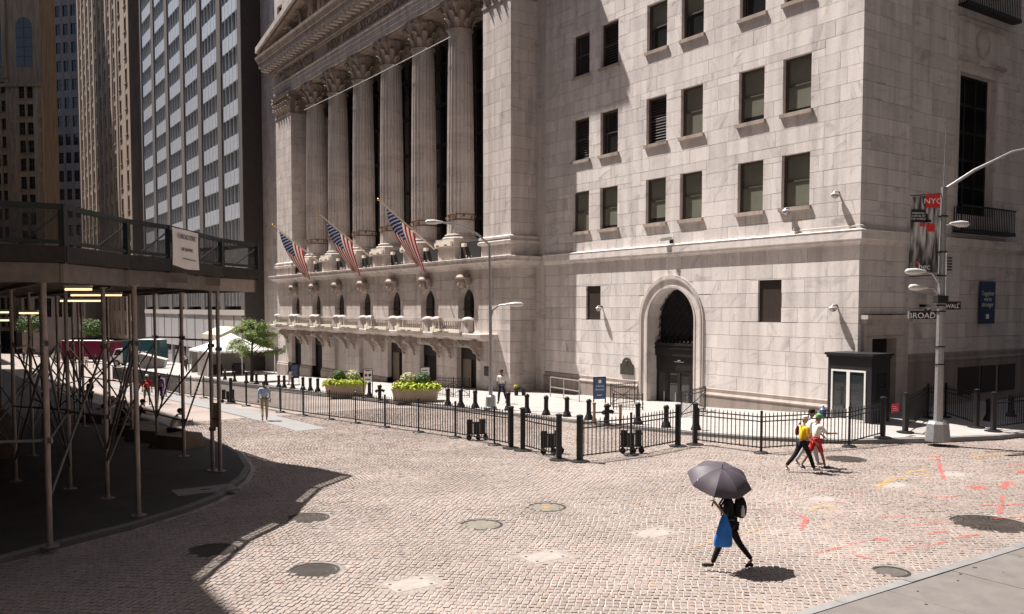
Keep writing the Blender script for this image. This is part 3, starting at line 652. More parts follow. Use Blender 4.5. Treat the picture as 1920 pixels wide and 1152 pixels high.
# arched entrance
ac,sp=31.45,4.1
def ring(parent,name,mat,r0,r1,f0,f1,zb,n=24,sc=ac):
    b=MB(); pts=[]
    for r in (r0,r1): pts.append([(sc-r,zb)]+[(sc-r*math.cos(math.pi*i/n),sp+r*math.sin(math.pi*i/n)) for i in range(n+1)]+[(sc+r,zb)])
    m=len(pts[0])
    for f in (f0,f1):
        for L in pts:
            for u,z in L: b.v.append((f,u,z))
    for i in range(m-1):
        for q in ((0,1),(0,2),(1,3),(2,3)):
            A,B=q[0]*m,q[1]*m; b.f.append((A+i,A+i+1,B+i+1,B+i)); b.r.append(.2+.6*((i//3)*.37%1))
    return b.build(name,mat,parent)
ring(CB,'arch_surround',MAR,1.62,2.05,30.97,31.9,-1.4); ring(CB,'arch_moulding',MARP,2.05,2.14,30.90,31.2,-1.4); ring(CB,'arch_moulding',MARP,2.14,2.25,30.93,31.2,-1.4)
ring(CB,'arch_moulding',MARP,1.62,1.72,30.94,31.0,-1.4)
back=MB(); back.box(31.93,32.1,ac-1.8,ac+1.8,-1.6,6.0); back.build('entrance_backing',DARK,CB)
lat=MB()
for k in range(-9,10):
    for sgn in (1,-1):
        # diagonal lattice inside the half round and the panel below it
        pts=[]
        for q in range(61):
            u=ac-1.6+3.2*q/60; z=4.0+sgn*(u-ac)+k*.42
            if z>2.95 and (z<sp or math.hypot(u-ac,z-sp)<1.6): pts.append((u,z))
        if len(pts)>2: lat.bar((31.75+.02*sgn,*pts[0]),(31.75+.02*sgn,*pts[-1]),.035,.03)
lat.build('grille',IRON,CB)
MB().box(31.5,31.9,ac-1.62,ac+1.62,2.25,2.85).box(31.46,31.92,ac-1.62,ac+1.62,2.8,2.92).box(31.44,31.6,ac-1.62,ac+1.62,2.62,2.68).build('transom',BRONZE,CB)
cr=MB()
for i in range(12): cr.lathe([(.05,0),(.07,.06),(.02,.14),(0.005,.18)],6,(31.56,ac-1.5+i*.27,2.92))
cr.build('cresting',IRON,CB)
dg=glass('door_glass',(.035,.035,.036),.04)
MB().box(31.6,31.75,ac-1.62,ac+1.62,1.55,2.25).build('sign_fascia',BRONZE,CB)
MB().box(31.585,31.6,ac-.35,ac+.3,1.96,1.985).box(31.585,31.6,ac-.12,ac+.08,2.02,2.07).build('door_emblem',WTXT,CB)
for i in range(4):
    u0=ac-1.62+i*.81; f=MB()
    f.box(31.62,31.72,u0+.0,u0+.1,-1.3,1.55).box(31.62,31.72,u0+.71,u0+.81,-1.3,1.55).box(31.62,31.72,u0+.1,u0+.71,1.42,1.55).box(31.62,31.72,u0+.1,u0+.71,-1.3,-1.0)
    d=f.build('door',BRONZE,CB); MB().box(31.66,31.68,u0+.1,u0+.71,-1.0,1.42).build('pane',dg,CB).parent=d
    MB().tube([(31.58,u0+.2,-.3),(31.58,u0+.2,.4)],.02,6).build('handle',STEEL,CB,off=(31,20.9,0)).parent=d
# Wall Street face (in shade)
hw=[(38.45,41.5,8.95,15.24),(38.45,41.5,18.9,25.5)]
blocks(CB,'s',CS,-1,31,34.3,courses(.9,(7.27,10)),[(31.2,34.3,-1,4.45)],.5,MAR,1.15,21,0)
blocks(CB,'s',CS,-1,31,34.3,courses(7.88,(9.04,2),(13.06,6),(17.75,7),(22.44,7),(31.8,14)),[],.5,MAR,1.15,22,0)
blocks(CB,'s',21.15,-1,34.3,62,courses(2.72,(7.27,7)),[],.5,MAR,1.3,23,0)
blocks(CB,'s',21.15,-1,34.3,62,courses(7.88,(9.04,2),(13.06,6),(17.75,7),(22.44,7),(31.8,14)),hw+[(47.45,50.5,8.95,15.24)],.5,MAR,1.3,24,0)
MB().box(34.3,34.5,20.9,21.2,.9,31.8).build('pavilion_return',MAR,CB)
MB().box(31,62,20.95,21.5,31.82,62).build('upper_wall',MAR,CB)
MB().box(31.1,62,21.5,21.9,-1,31.8).build('core_wall',DARK,CB)
# tall window, balconies, relief panel
for zb,zt in ((8.95,15.24),(18.9,25.5)):
    MB().box(38.25,38.45,21.07,21.3,zb,zt+.2).box(41.5,41.7,21.07,21.3,zb,zt+.2).box(38.45,41.5,21.07,21.3,zt,zt+.2).build('window_surround',MAR,CB)
    f=MB()
    for u in (38.45,39.45,40.42,41.38): f.box(u,u+.12,21.45,21.55,zb,zt)
    for z in np.linspace(zb,zt-.1,6): f.box(38.45,41.5,21.46,21.54,z,z+.1)
    w_=f.build('window',BRONZE,CB); MB().box(38.45,41.5,21.5,21.52,zb,zt).build('pane',PANED,CB).parent=w_
    r=MB(); z0=zb-.75
    for i in range(31): r.box(38.2+i*.155,38.23+i*.155,20.7,20.73,z0,z0+1.05)
    for i in range(5): r.box(38.2,38.23,20.75+i*.1,20.78+i*.1,z0,z0+1.05)
    r.box(38.15,42.95,20.68,20.75,z0+1.03,z0+1.1).box(38.15,42.95,20.68,20.75,z0-.02,z0+.04).box(38.15,42.95,20.68,21.1,z0-.12,z0-.03)
    r.build('balcony_rail',IRON,CB)
pn=MB(); pn.box(38.3,42.3,21.09,21.14,15.75,17.6).build('relief_panel',MAR,CB)
pn=MB(); pn.box(38.3,39.9,20.97,21.09,15.75,15.9).box(40.7,42.3,20.97,21.09,15.75,15.9).box(38.3,42.3,21.0,21.09,17.45,17.6)
b=MB(); b.lathe([(.55,0),(.6,.05),(.45,.08),(.45,0)],24)
pn.add([(40.3+x,21.1-z,16.7+y*1.1) for x,y,z in b.v],b.f); pn.build('relief_carving',MARP,CB)
# side door with hood
dr=MB(); dr.box(31.2,31.75,20.75,21.3,-.3,4.1).box(33.45,34.3,20.75,21.3,-.3,4.1).box(31.75,33.45,20.75,21.3,3.45,4.1).box(31.35,34.1,20.68,20.75,3.5,3.55)
dr.box(31.05,34.45,20.5,21.25,4.25,4.42).box(31.1,34.4,20.62,21.25,4.1,4.25); dr.build('door_surround',MARP,CB)
MB().box(31.75,33.45,21.2,21.3,-.3,3.45).build('side_door',BRONZE,CB)
for (a,b_) in ((38.8,40.6),(40.78,42.1),(42.4,43.95)):
    v=MB(); v.box(a,b_,21.0,21.1,.75,2.0); g=v.build('vent',BRN,CB)
# conduit on the band
cd=MB(); cd.tube([(30.93,24.1,8.75),(30.93,24.1,8.05),(30.93,23.95,7.99),(30.93,20.85,7.99),(31.1,20.80,7.99)],.035,6); cd.tube([(31.1,20.78,7.97),(34.4,20.8,7.95),(34.5,21.05,7.95),(44,21.06,7.95)],.025,6); cd.build('conduit',M('painted_conduit',(.5,.46,.42),.5),CB,smooth=True)
# plaque and fittings
pq=street_thing('wall_plaque','dark bronze plaque with rounded crest beside the arched entrance','plaque',30.98,34.65,1.6)
MB().box(30.93,30.99,34.15,35.15,1.15,1.72).build('plate',M('bronze_plaque',(.08,.075,.06),.5,.5,.2),pq)
b=MB(); b.extr([(34.65+.36*math.cos(math.pi*i/10),1.72+.34*math.sin(math.pi*i/10)) for i in range(11)],0,30.935,30.985); b.build('crest',pq.children[0].data.materials[0],pq); b=MB(); b.ball((30.93,34.65,1.8),.13,8,6,(.3,1,1)); b.build('seal',pq.children[0].data.materials[0],pq)
GLOBE=M('smoked_camera_globe',(.32,.31,.30),.12,.8,.1)
for lab,(w,s,z),ax in [('round metal camera globe below the upper window sill',(30.75,24.3,8.85),'w'),('round metal camera globe near the building edge above the band',(30.75,21.9,9.3),'w'),('round metal camera globe low on the sunlit wall near the corner',(30.75,21.9,4.7),'w'),('round metal camera globe beside the small dark blank window',(30.75,36.75,4.68),'w'),('round smoked camera globe on the shaded face behind the street signs',(35.8,20.8,4.68),'s')]:
    t=street_thing('camera_globe',lab,'camera',w,s,z,'camera globes on the marble walls')
    b=MB(); b.ball((w,s,z),.16,14,10); b.build('globe',GLOBE,t,True)
    b=MB()
    if ax=='w': b.tube([(31,s,z+.1),(w,s,z+.1),(w,s,z+.02)],.05,8)
    else: b.tube([(w,21.15,z+.12),(w,s,z+.12),(w,s,z+.02)],.06,8)
    b.build('bracket',IRON,t,True)
    b=MB(); b.lathe([(.165,-.02),(.17,.03),(.1,.12),(.04,.16)],14,(w,s,z)); b.build('hood',LAMPW,t,True)
t=street_thing('security_camera','small white box camera sitting on the ledge above the arch','camera',30.8,31.4,8.05)
MB().bar((30.62,31.75,8.1),(30.85,31.25,8.16),.16,.15).build('housing',WHITE,t); MB().box(30.78,30.92,31.2,31.35,7.9,8.1).build('mount',IRON,t); b=MB(); b.tube([(30.6,31.79,8.1),(30.64,31.72,8.1)],.05,8); b.build('lens',BLACK,t)
# blue banner on the shaded face
t=street_thing('wall_banner','tall navy banner reading Together we\'re stronger on shaded wall','banner',41.2,21.05,4)
MB().box(40.5,41.85,21.0,21.04,3.97,5.93).build('panel',BLUE,t)
for i,tx in enumerate(["Together","we're","stronger"]): text_on(tx,.3,WTXT,t,(41.17,20.995,5.38-.26*i),(1,0,0),(0,0,1))
MB().box(41.03,41.3,20.99,20.998,4.2,4.42).build('logo',WTXT,t)
# ================================================================ the exchange (portico building)
EX=street_thing('exchange_building','classical marble exchange building with six fluted columns, pediment and balcony','building',29.1,43,0)
PF=29.1; DC=[48.1+5.17*i for i in range(7)]; S0,S1=43.0,84.2
dholes=[(c-1.22,c+1.22,-4,2.12) for c in DC]; aholes=[(c-1.0,c+1.0,2.9,6.06) for c in DC]
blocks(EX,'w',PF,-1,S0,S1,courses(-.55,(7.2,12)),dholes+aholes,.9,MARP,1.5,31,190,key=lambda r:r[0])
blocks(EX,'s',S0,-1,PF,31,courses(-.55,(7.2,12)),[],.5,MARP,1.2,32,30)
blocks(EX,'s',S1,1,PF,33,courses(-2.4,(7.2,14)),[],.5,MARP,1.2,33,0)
MB().box(30.02,33,S0+.5,S1-.5,-4,7.3).build('core_wall',DARK,EX)
for c in DC:
    sp_=MB(); n=8
    for sd in (-1,1):
        arc=[(c+sd*math.cos(rad(90*i/n)),5.02+math.sin(rad(90*i/n))) for i in range(n+1)]
        poly=[(c+sd*1.0,6.05)]+arc if sd>0 else [(c-1.0,6.05)]+arc
        sp_.extr(poly,0,PF+.001,30.0)
    sp_.build('arch_spandrel',MARP,EX)
for i,c in enumerate(DC):
    fr=MB(); fr.box(29.47,29.55,c-.04,c+.04,2.9,6).box(29.47,29.55,c-1,c+1,4.6,4.66); g=fr.build('arched_window',BRONZE,EX); MB().box(29.55,29.58,c-1,c+1,2.9,6.03).build('pane',PANED,EX).parent=g
    if i in(3,4): MB().box(29.4,29.9,c-1.22,c+1.22,-3,2.12,.4).build('blind_doorway',MARP,EX)
    else:
        d=MB(); d.box(29.45,29.6,c-1.22,c-1.08,-4,2.1).box(29.45,29.6,c+1.08,c+1.22,-4,2.1).box(29.45,29.6,c-1.22,c+1.22,1.35,2.1); q=d.build('doorway_frame',BRONZE,EX); MB().box(29.6,29.62,c-1.22,c+1.22,-4,2.1).build('dark_doorway',DARK,EX)
        if i in(0,2): MB().box(29.49,29.55,c+.05,c+1.08,-2.5,1.35).build('door_leaf',M('pale_door_leaf',(.17,.135,.105),.5,.2),EX)
# plinth, cornice of the podium
def strips(name,mat,prof,s0=S0,s1=S1,p=PF): return profile_band(EX,name,mat,prof,[(33,s1),(p,s1),(p,s0),(31,s0)])
gaps=[S0]+[x for c in DC for x in (c-1.24,c+1.24)]+[S1]
pp=[(-.02,-3.2),(.16,-3.2),(.16,-.8),(.1,-.72),(.1,-.62),(.03,-.55),(-.02,-.55)]
for a,b_ in zip(gaps[0::2],gaps[1::2]): profile_band(EX,'plinth',GRAN if a>58 else MARP,pp,[(PF,b_),(PF,a)])
strips('podium_cornice',MARP,[(-.02,7.15),(.06,7.18),(.1,7.3),(.3,7.34),(.34,7.42),(.5,7.5),(.62,7.52),(.62,7.68),(.66,7.72),(.7,7.8),(.6,7.83),(-.02,7.86),(-2.5,7.86)])
# carved keystones
def carved(parent,name,mat,c,size,seed,n=26,flat=.6):
    r=random.Random(seed); b=MB()
    for _ in range(n):
        a=r.uniform(0,6.283); q=r.random()**.6
        b.ball((c[0]-abs(r.gauss(0,.1))*size[0],c[1]+r.uniform(-.5,.5)*size[1],c[2]+r.uniform(-.4,.4)*size[2]),r.uniform(.22,.48)*min(size[2],1.2),6,5,(flat,1,1))
    return b.build(name,mat,parent,True)
for i,c in enumerate(DC):
    b=MB(); b.ball((28.82,c,6.38),.36,10,8,(.8,.8,1.15)); b.tube([(28.6,c,6.35),(28.5,c,6.2),(28.62,c,6.15)],[.05,.07,.04],6); b.lathe([(.44,-.12),(.52,.0),(.4,.16),(.12,.2)],10,(28.92,c,6.68))
    for sd in(-1,1): b.tube([(28.95,c+sd*.3,6.6),(28.82,c+sd*.62,6.55),(28.85,c+sd*.66,6.25),(28.95,c+sd*.45,6.02)],[.14,.18,.16,.06],7)
    b.build('carved_keystone',MARD,EX,True)
# balcony
bal=MB(); y0,y1=DC[0]-2.45,DC[6]+2.45
profile_band(EX,'balcony_slab',MARP,[(-.05,2.62),(.4,2.64),(.5,2.74),(1.0,2.8),(1.1,2.88),(1.28,2.9),(1.3,3.08),(1.25,3.12),(-.05,3.13)],[(31,y1),(PF,y1),(PF,y0),(31,y0)])
bm_=MB(); prof=[(.055,0),(.06,.04),(.04,.07),(.07,.17),(.075,.25),(.045,.4),(.04,.5),(.06,.54),(.055,.6)]; bm_.lathe(prof,8); bme=bm_.mesh('baluster',smooth=True); bme.materials.append(MARP)
LW=M('cream_light_trough',(.8,.74,.62),.5,0,.04)
for i,c in enumerate(DC):
    r=MB(); r.box(27.86,28.2,c-2.2,c+2.2,3.87,4.02).box(27.86,28.2,c-2.2,c+2.2,3.12,3.25); r.build('rail',MARP,EX)
    for sd in(-1,1):
        p=MB(); p.box(27.84,28.22,c+sd*2.02-.28,c+sd*2.02+.28,3.12,3.9); p.box(27.88,28.18,c+sd*1.5-.1,c+sd*1.5+.1,3.25,3.87); p.build('rail_pier',MARP,EX)
        q=MB(); q.lathe([(.42,3.9),(.44,3.98),(.4,4.05),(.25,4.12),(.05,4.15)],16,(28.03,c+sd*2.0,0),.75,1.15); q.build('pier_cap',MARP,EX,True)
    if i<6: MB().box(28.1,28.4,c+2.3,c+2.87,3.12,3.95).build('rail_infill',MARP,EX)
    for k in range(10):
        o=bpy.data.objects.new('baluster',bme); COL.objects.link(o); o.parent=EX; o.location=(28.03-29.1,c-1.26+k*.28-43,3.25)
    t=MB(); t.box(27.66,27.83,c-1.5,c+1.7,3.13,3.34); q=t.build('light_trough',LW,EX); MB().box(27.652,27.66,c-.2,c+.35,3.16,3.2).box(27.652,27.66,c+.6,c+1.3,3.16,3.2).build('slot',DARK,EX).parent=q
    MB().box(27.66,27.83,c+1.8,c+2.25,3.13,3.45).build('floodlight_box',LW,EX)
# consoles and carved frieze under the balcony
def console(c,sd):
    s=c+sd*1.78; b=MB()
    b.tube([(28.35,s-.2,2.42),(28.35,s+.2,2.42)],.26,12); b.tube([(28.72,s-.17,1.98),(28.72,s+.17,1.98)],.17,10); b.bar((28.15,s,2.5),(28.85,s,1.9),.3,.22)
    b.box(28.3,29.12,s-.16,s+.16,2.2,2.62)
    for k in range(4): b.ball((28.85+.03*k,s+.05*(-1)**k,1.8-.13*k),.13-.015*k,7,6)
    b.build('console',MARD,EX,True)
for c in DC:
    for sd in(-1,1): console(c,sd)
    carved(EX,'carved_frieze',MARD,(28.98,c,2.42),(.5,2.4,.34),int(c),30,.45)
# porch: pedestals, columns
CC=[50.5+5.16*i for i in range(6)]; CW=30.15
nf=24; npp=nf*4; rings=[]; sh=MB()
for q in range(13):
    f=q/12; z=9.62+(23.05-9.62)*f; R=.93-.15*(f**1.8)
    for k in range(npp):
        a=2*math.pi*k/npp; ph=(k%4); dep=(0,.045,.062,.045)[ph]; e=1 if 0<q<12 else .2
        sh.v.append((R*(1-dep*e)*math.cos(a),R*(1-dep*e)*math.sin(a),z))
for q in range(12):
    for k in range(npp): sh.f.append((q*npp+k,q*npp+(k+1)%npp,(q+1)*npp+(k+1)%npp,(q+1)*npp+k)); sh.r.append(.1+.8*((q*5%12)/12))
shm=sh.mesh('shaft'); shm.materials.append(MARP)
bs=MB(); bs.lathe([(1.2,9.28),(1.26,9.34),(1.2,9.42),(1.06,9.44),(1.03,9.5),(1.1,9.55),(1.08,9.6),(.96,9.64)],32); bs.box(-1.25,1.25,-1.25,1.25,9.08,9.28); bsm=bs.mesh('base',smooth=True); bsm.materials.append(MARP)
def capital_mesh(rad_,sq=None,h0=23.05,h1=25.1):
    b=MB(); H=h1-h0
    if sq is None: b.lathe([(rad_+.06,h0),(rad_+.1,h0+.08),(rad_,h0+.13),(rad_,h0+.8),(rad_*1.12,h0+1.3),(rad_*1.35,h0+H*.86)],24)
    items=[]
    if sq is None:
        for k in range(8): items+= [(math.cos(6.283*k/8),math.sin(6.283*k/8),rad_,.1,.72)]
        for k in range(8): items+= [(math.cos(6.283*(k+.5)/8),math.sin(6.283*(k+.5)/8),rad_,.5,1.2)]
    else:
        x0,x1,y0,y1=sq; n=max(3,round((y1-y0)/.75))
        for row in(0,1):
            for k in range(n):
                y=y0+(y1-y0)*(k+.5-.0*row)/n; items.append((-1,0,None,(.1,.5)[row],(.72,1.2)[row],x0,y))
            for k in range(2):
                items.append((0,-1,None,(.1,.5)[row],(.72,1.2)[row],x0+(x1-x0)*(k+.5)/2,y0))
    rr_=random.Random(5)
    for it in items:
        dx,dy=it[0],it[1]; c=(dx*it[2],dy*it[2]) if it[2] is not None else (it[5],it[6]); tx,ty=-dy,dx; zb,zt=h0+it[3],h0+it[4]; wd=.3
        # an acanthus leaf: five cross rows that lean outward and curl over at the tip
        rows=[(0,.03,.8),(.35,.07,1.0),(.65,.13,1.05),(.9,.24,.9),(1.0,.36,.6),(.9,.44,.3)]
        base=len(b.v)
        for f,o,w_ in rows:
            for e in(-1,-.5,0,.5,1):
                oo=o-.05*abs(e)+(.03 if e==0 else 0)+.02*((e*2)%2); z=zb+(zt-zb)*f-.04*abs(e)
                b.v.append((c[0]+dx*oo+tx*e*wd*w_*.5*1.25,c[1]+dy*oo+ty*e*wd*w_*.5*1.25,z))
        for i in range(5):
            for j in range(4): b.f.append((base+i*5+j,base+i*5+j+1,base+(i+1)*5+j+1,base+(i+1)*5+j)); b.r.append(rr_.random())
    # volutes at the corners and rosettes
    if sq is None: cs=[(sx*rad_*1.25,sy*rad_*1.25,sx,sy) for sx in(-1,1) for sy in(-1,1)]
    else: x0,x1,y0,y1=sq; cs=[(x0-.18,y0-.18,-1,-1),(x0-.18,y1+.18,-1,1)]
    for x,y,sx,sy in cs:
        b.tube([(x*.72 if sq is None else x-sx*.35,y*.72 if sq is None else y-sy*.35,h0+1.05),(x*.9 if sq is None else x-sx*.15,y*.9 if sq is None else y-sy*.15,h0+1.55),(x,y,h0+1.68)],[.06,.08,.1],7)
        b.ball((x,y,h0+1.5),.2,9,7,(1,1,1)); b.ball((x*1.02,y*1.02,h0+1.32),.1,7,5)
    if sq is None:
        a=rad_*1.62; c_=rad_*1.2; poly=[]
        for q in range(4):
            th=math.pi/4+q*math.pi/2
            p=Vector((math.cos(th),math.sin(th)))*a*1.06; n2=Vector((math.cos(th+math.pi/4),math.sin(th+math.pi/4)))*c_
            p2=Vector((math.cos(th+math.pi/2),math.sin(th+math.pi/2)))*a*1.06
            for f in np.linspace(0,1,7)[:-1]:
                base=p.lerp(p2,f); poly.append(tuple(base-n2.normalized()*((1-(2*f-1)**2)*(p.dot(n2.normalized())-c_))))
        b.prism(poly,h1-.26,h1)
        for q in range(4): b.ball((math.cos(q*1.5708)*c_*1.04,math.sin(q*1.5708)*c_*1.04,h1-.2),.15,8,6)
    else:
        x0,x1,y0,y1=sq; b.box(x0-.3,x1,y0-.3,y1+.3,h1-.26,h1); b.box(x0,x1,y0,y1,h0,h1-.26); b.box(x0-.06,x1,y0-.06,y1+.06,h0-.02,h0+.1)
    return b
cpm=capital_mesh(.8).mesh('capital',smooth=False); cpm.materials.append(MARD)
bd=MB(); bd.lathe([(.94,10.55),(.96,10.56),(.96,10.63),(.94,10.64)],32); 
for k in range(10): a=6.283*k/10; bd.cbox((.97*math.cos(a),.97*math.sin(a),10.75+.1*(k%2)),(.1,.1,.16))
bd.lathe([(.94,10.92),(.955,10.93),(.955,10.97),(.94,10.98)],32); bdm=bd.mesh('collar'); bdm.materials.append(M('rusty_fixing_band',(.22,.13,.08),.7,.2,.3,10))
for i,c in enumerate(CC):
    for nm,me in (('column_shaft',shm),('column_base',bsm),('column_capital',cpm),('column_collar',bdm)):
        o=bpy.data.objects.new(nm,me); COL.objects.link(o); o.parent=EX; o.location=(CW-29.1,c-43,0)
    MB().box(29.0,31.5,c-1.1,c+1.1,7.86,8.72,.3).box(28.85,31.5,c-1.25,c+1.25,8.72,8.8,.5).box(28.9,31.4,c-1.2,c+1.2,8.8,9.08,.6).build('pedestal',MARP,EX)
    t=MB(); t.box(28.72,28.89,c-1.05,c+.25,8.8,9.1).box(28.72,28.89,c+.35,c+1.1,8.8,9.06); q=t.build('light_trough',LW,EX); MB().box(28.712,28.72,c-.6,c-.2,8.84,8.9).box(28.712,28.72,c+.5,c+.9,8.84,8.9).build('slot',DARK,EX).parent=q
net=M('black_netting',(.02,.018,.016),.8,0,.5,18)
for i,c in enumerate(CC+[CC[-1]+5.16]):
    MB().box(29.35,29.5,c-3.7,c-1.35,7.87,9.0).build('netted_rail',net,EX)
    MB().cbox((29.2,c-2.0,8.8),(.2,.4,.22)).build('floodlight_box',LW,EX)
carved(EX,'ledge_clutter',M('pale_ledge_clutter',(.4,.35,.3),.8,0,.3),(28.9,63,7.95),(.3,32,.16),4,70,.8)['kind']='stuff'
# piers
PIERS=((42.92,46.0),(79.85,84.0))
for a,b_ in PIERS:
    blocks(EX,'w',PF,-1,a,b_,courses(9.1,(23.05,19)),[],.5,MARP,1.1,int(a),30)
    blocks(EX,'s',a,-1,PF,33,courses(9.1,(23.05,19)),[],.4,MARP,1.1,int(a)+1,0)
    profile_band(EX,'pier_base',MARP,[(-.02,7.86),(.1,7.86),(.1,8.55),(.26,8.6),(.28,8.75),(.18,8.8),(.16,8.88),(.22,8.92),(.22,9.02),(.05,9.1),(-.02,9.12)],[(33,b_),(PF,b_),(PF,a),(33,a)])
    MB().box(29.4,33,a+.3,b_-.05,7.86,23.1).build('pier_core',MARP,EX)
    capital_mesh(0,(PF,31.5,a,b_)).build('pier_capital',MARD,EX)
# wall and glazing behind the columns
MB().box(33.2,33.6,46,80,7.3,27).build('porch_glazing',glass('porch_glass',(.012,.011,.011),.1),EX)
fr=MB()
for c in [46.5+5.16*i for i in range(7)]:
    for d in (-1.6,0,1.6): fr.box(33.0,33.2,c+d-.1+1.4,c+d+.1+1.4,7.9,24.5)
for z in (11,14,17,20,23): fr.box(33.05,33.2,46,80,z,z+.25)
fr.build('porch_mullions',BRONZE,EX); MB().box(29.3,33.2,46,80,25.0,25.15).build('porch_ceiling',MARD,EX)
# entablature
A0,A1=42.75,84.35
def ent(name,mat,prof): return profile_band(EX,name,mat,prof,[(33,A1),(PF+.05,A1),(PF+.05,A0),(33,A0)])
ent('architrave',MARP,[(-2,25.1),(.02,25.1),(.02,25.45),(.06,25.47),(.06,25.85),(.1,25.87),(.1,26.15),(.18,26.2),(.2,26.32),(0,26.34)])
ent('frieze',MARP,[(0,26.3),(.03,26.34),(.03,27.35),(.0,27.36)])
ent('cornice',MARD,[(0,27.3),(.16,27.34),(.18,27.42),(.18,27.7),(.3,27.74),(.34,27.82),(.34,28.12),(1.12,28.16),(1.16,28.2),(1.16,28.62),(1.26,28.68),(1.3,28.8),(1.42,29.05),(1.46,29.3),(1.3,29.4),(-2,29.4)])
de=MB(); k=A0-.2
while k<A1+.2: de.box(PF-.29,PF-.12,k,k+.13,27.44,27.68); k+=.24
de.build('dentils',MARP,EX)
md=MB(); md.box(-.72,0,-.19,.19,0,.28); md.box(-.76,0,-.22,.22,.22,.3); md.ball((-.55,0,.02),.14,6,5,(1,1.2,.7)); mdm=md.mesh('modillion'); mdm.materials.append(MARP)
k=A0-.8
while k<A1+1.1:
    o=bpy.data.objects.new('modillion',mdm); COL.objects.link(o); o.parent=EX; o.location=(PF+.05-.36-29.1,k-43,27.84); k+=.86
carved(EX,'frieze_carving',MARD,(PF+.02,78.5,26.85),(.12,8.6,.8),9,90,.5)
text_on('NEW YORK STOCK EXCHANGE',.95,M('gilt_carved_lettering',(.30,.235,.15),.6,.1),EX,(PF+.0,62.2,26.84),(0,-1,0),(0,0,1),1.25,.03)
# pediment
ap=(84.35+42.75)/2; zb=29.42; sl=.205
MB().extr([(A0+.3,zb),(A1-.3,zb),(ap,zb+sl*(A1-.3-ap))],0,PF+.25,PF+.8).build('tympanum',MARD,EX)
for sd in(-1,1):
    e=ap+sd*(A1-ap+1.46); zz=lambda s: zb+sl*(A1+1.46-ap-abs(s-ap))
    for nm,w0,w1,h0,h1,mt in (('raking_cornice',PF-1.36,PF+1.5,.32,.85,MARP),('raking_cornice',PF-1.12,PF+1.5,-.02,.32,MARD),('raking_cornice',PF-.35,PF+1.5,-.35,-.02,MARD)):
        b=MB(); P=[(w0,e,zz(e)+max(h0,-.0)),(w1,e,zz(e)+max(h0,0)),(w1,e,zz(e)+max(h1,.05)),(w0,e,zz(e)+max(h1,.05)),(w0,ap,zz(ap)+h0),(w1,ap,zz(ap)+h0),(w1,ap,zz(ap)+h1),(w0,ap,zz(ap)+h1)]
        b.add(P,[(0,1,2,3),(4,5,6,7),(0,1,5,4),(1,2,6,5),(2,3,7,6),(3,0,4,7)],.4); b.build(nm,mt,EX)
STAT=stone('sculpture_marble',(.52,.44,.38),.2,None,.1,.2)
def figure(s,z,J,rot,tilt=0):
    names=['pel','waist','chest','neck','hb','head','shr','elr','wrr','shl','ell','wrl','hipr','knr','anr','ftr','hipl','knl','anl','ftl']; ix={n:i for i,n in enumerate(names)}
    R=dict(pel=.15,waist=.14,chest=.16,neck=.07,hb=.09,head=.11,sh=.08,el=.06,wr=.045,hip=.12,kn=.09,an=.06,ft=.05)
    E_=[('pel','waist'),('waist','chest'),('chest','neck'),('neck','hb'),('hb','head'),('chest','shr'),('shr','elr'),('elr','wrr'),('chest','shl'),('shl','ell'),('ell','wrl'),('pel','hipr'),('hipr','knr'),('knr','anr'),('anr','ftr'),('pel','hipl'),('hipl','knl'),('knl','anl'),('anl','ftl')]
    me=skin_mesh([J[n] for n in names],[(ix[a],ix[b]) for a,b in E_],[R.get(n,R.get(n[:-1],.05))*J['k'] for n in names])
    me.transform(Matrix.Translation((PF-.35-29.1,s-43,z))@Matrix.Rotation(rot,4,'Z')@Matrix.Rotation(tilt,4,'X')); link('pediment_figure',me,STAT,EX)
figure(80.6,29.5,skeleton(1.9,-45,((85,60),(75,30)),((40,30,30,0),(-30,30,20,0)),sit=.3),rad(10))
figure(78.2,29.6,skeleton(2.1,25,((95,110),(70,90)),((30,20,60,0),(50,20,40,0)),sit=.45),rad(20))
figure(76.0,29.5,skeleton(2.3,15,((20,30),(-15,20)),((60,20,40,0),(20,20,60,0))),rad(30))
figure(73.6,29.5,skeleton(2.7,5,((10,10),(-10,10)),((30,20,60,0),(60,20,20,0))),rad(90))
figure(71.2,29.5,skeleton(3.0,0,((5,5),(-5,5)),((50,20,60,0),(20,20,20,0))),rad(150))
figure(68.0,29.5,skeleton(3.2,0,((5,5),(-5,5)),((20,20,60,0),(70,20,20,0))),rad(90))
carved(EX,'pediment_rockwork',STAT,(PF-.3,76,29.55),(.6,11,.4),14,80,1)
# attic mass and south wing
MB().box(33.6,60,42.1,84.2,-3,52).build('main_mass',MARP,EX)
blocks(EX,'w',31.0,-1,84.25,94.6,courses(-2.6,(40,64)),[(87.2,88.6,z,z+2.6) for z in (-1,4,10.6,15.2,19.8,24.4,29,33)],.4,MARP,1.3,77,0)
MB().box(31.35,33.6,84.2,94.6,-3,40).build('wing_core',DARK,EX)
for z in (-1,4,10.6,15.2,19.8,24.4,29,33):
    f=MB(); f.box(31.2,31.3,87.2,87.35,z,z+2.6).box(31.2,31.3,88.45,88.6,z,z+2.6).box(31.2,31.3,87.2,88.6,z+1.25,z+1.35); g=f.build('window',FRAME,EX); MB().box(31.28,31.3,87.2,88.6,z,z+2.6).build('pane',PANED,EX).parent=g; MB().box(30.85,31.2,87.0,88.8,z-.2,z-.002).build('sill',MARD,EX).parent=g
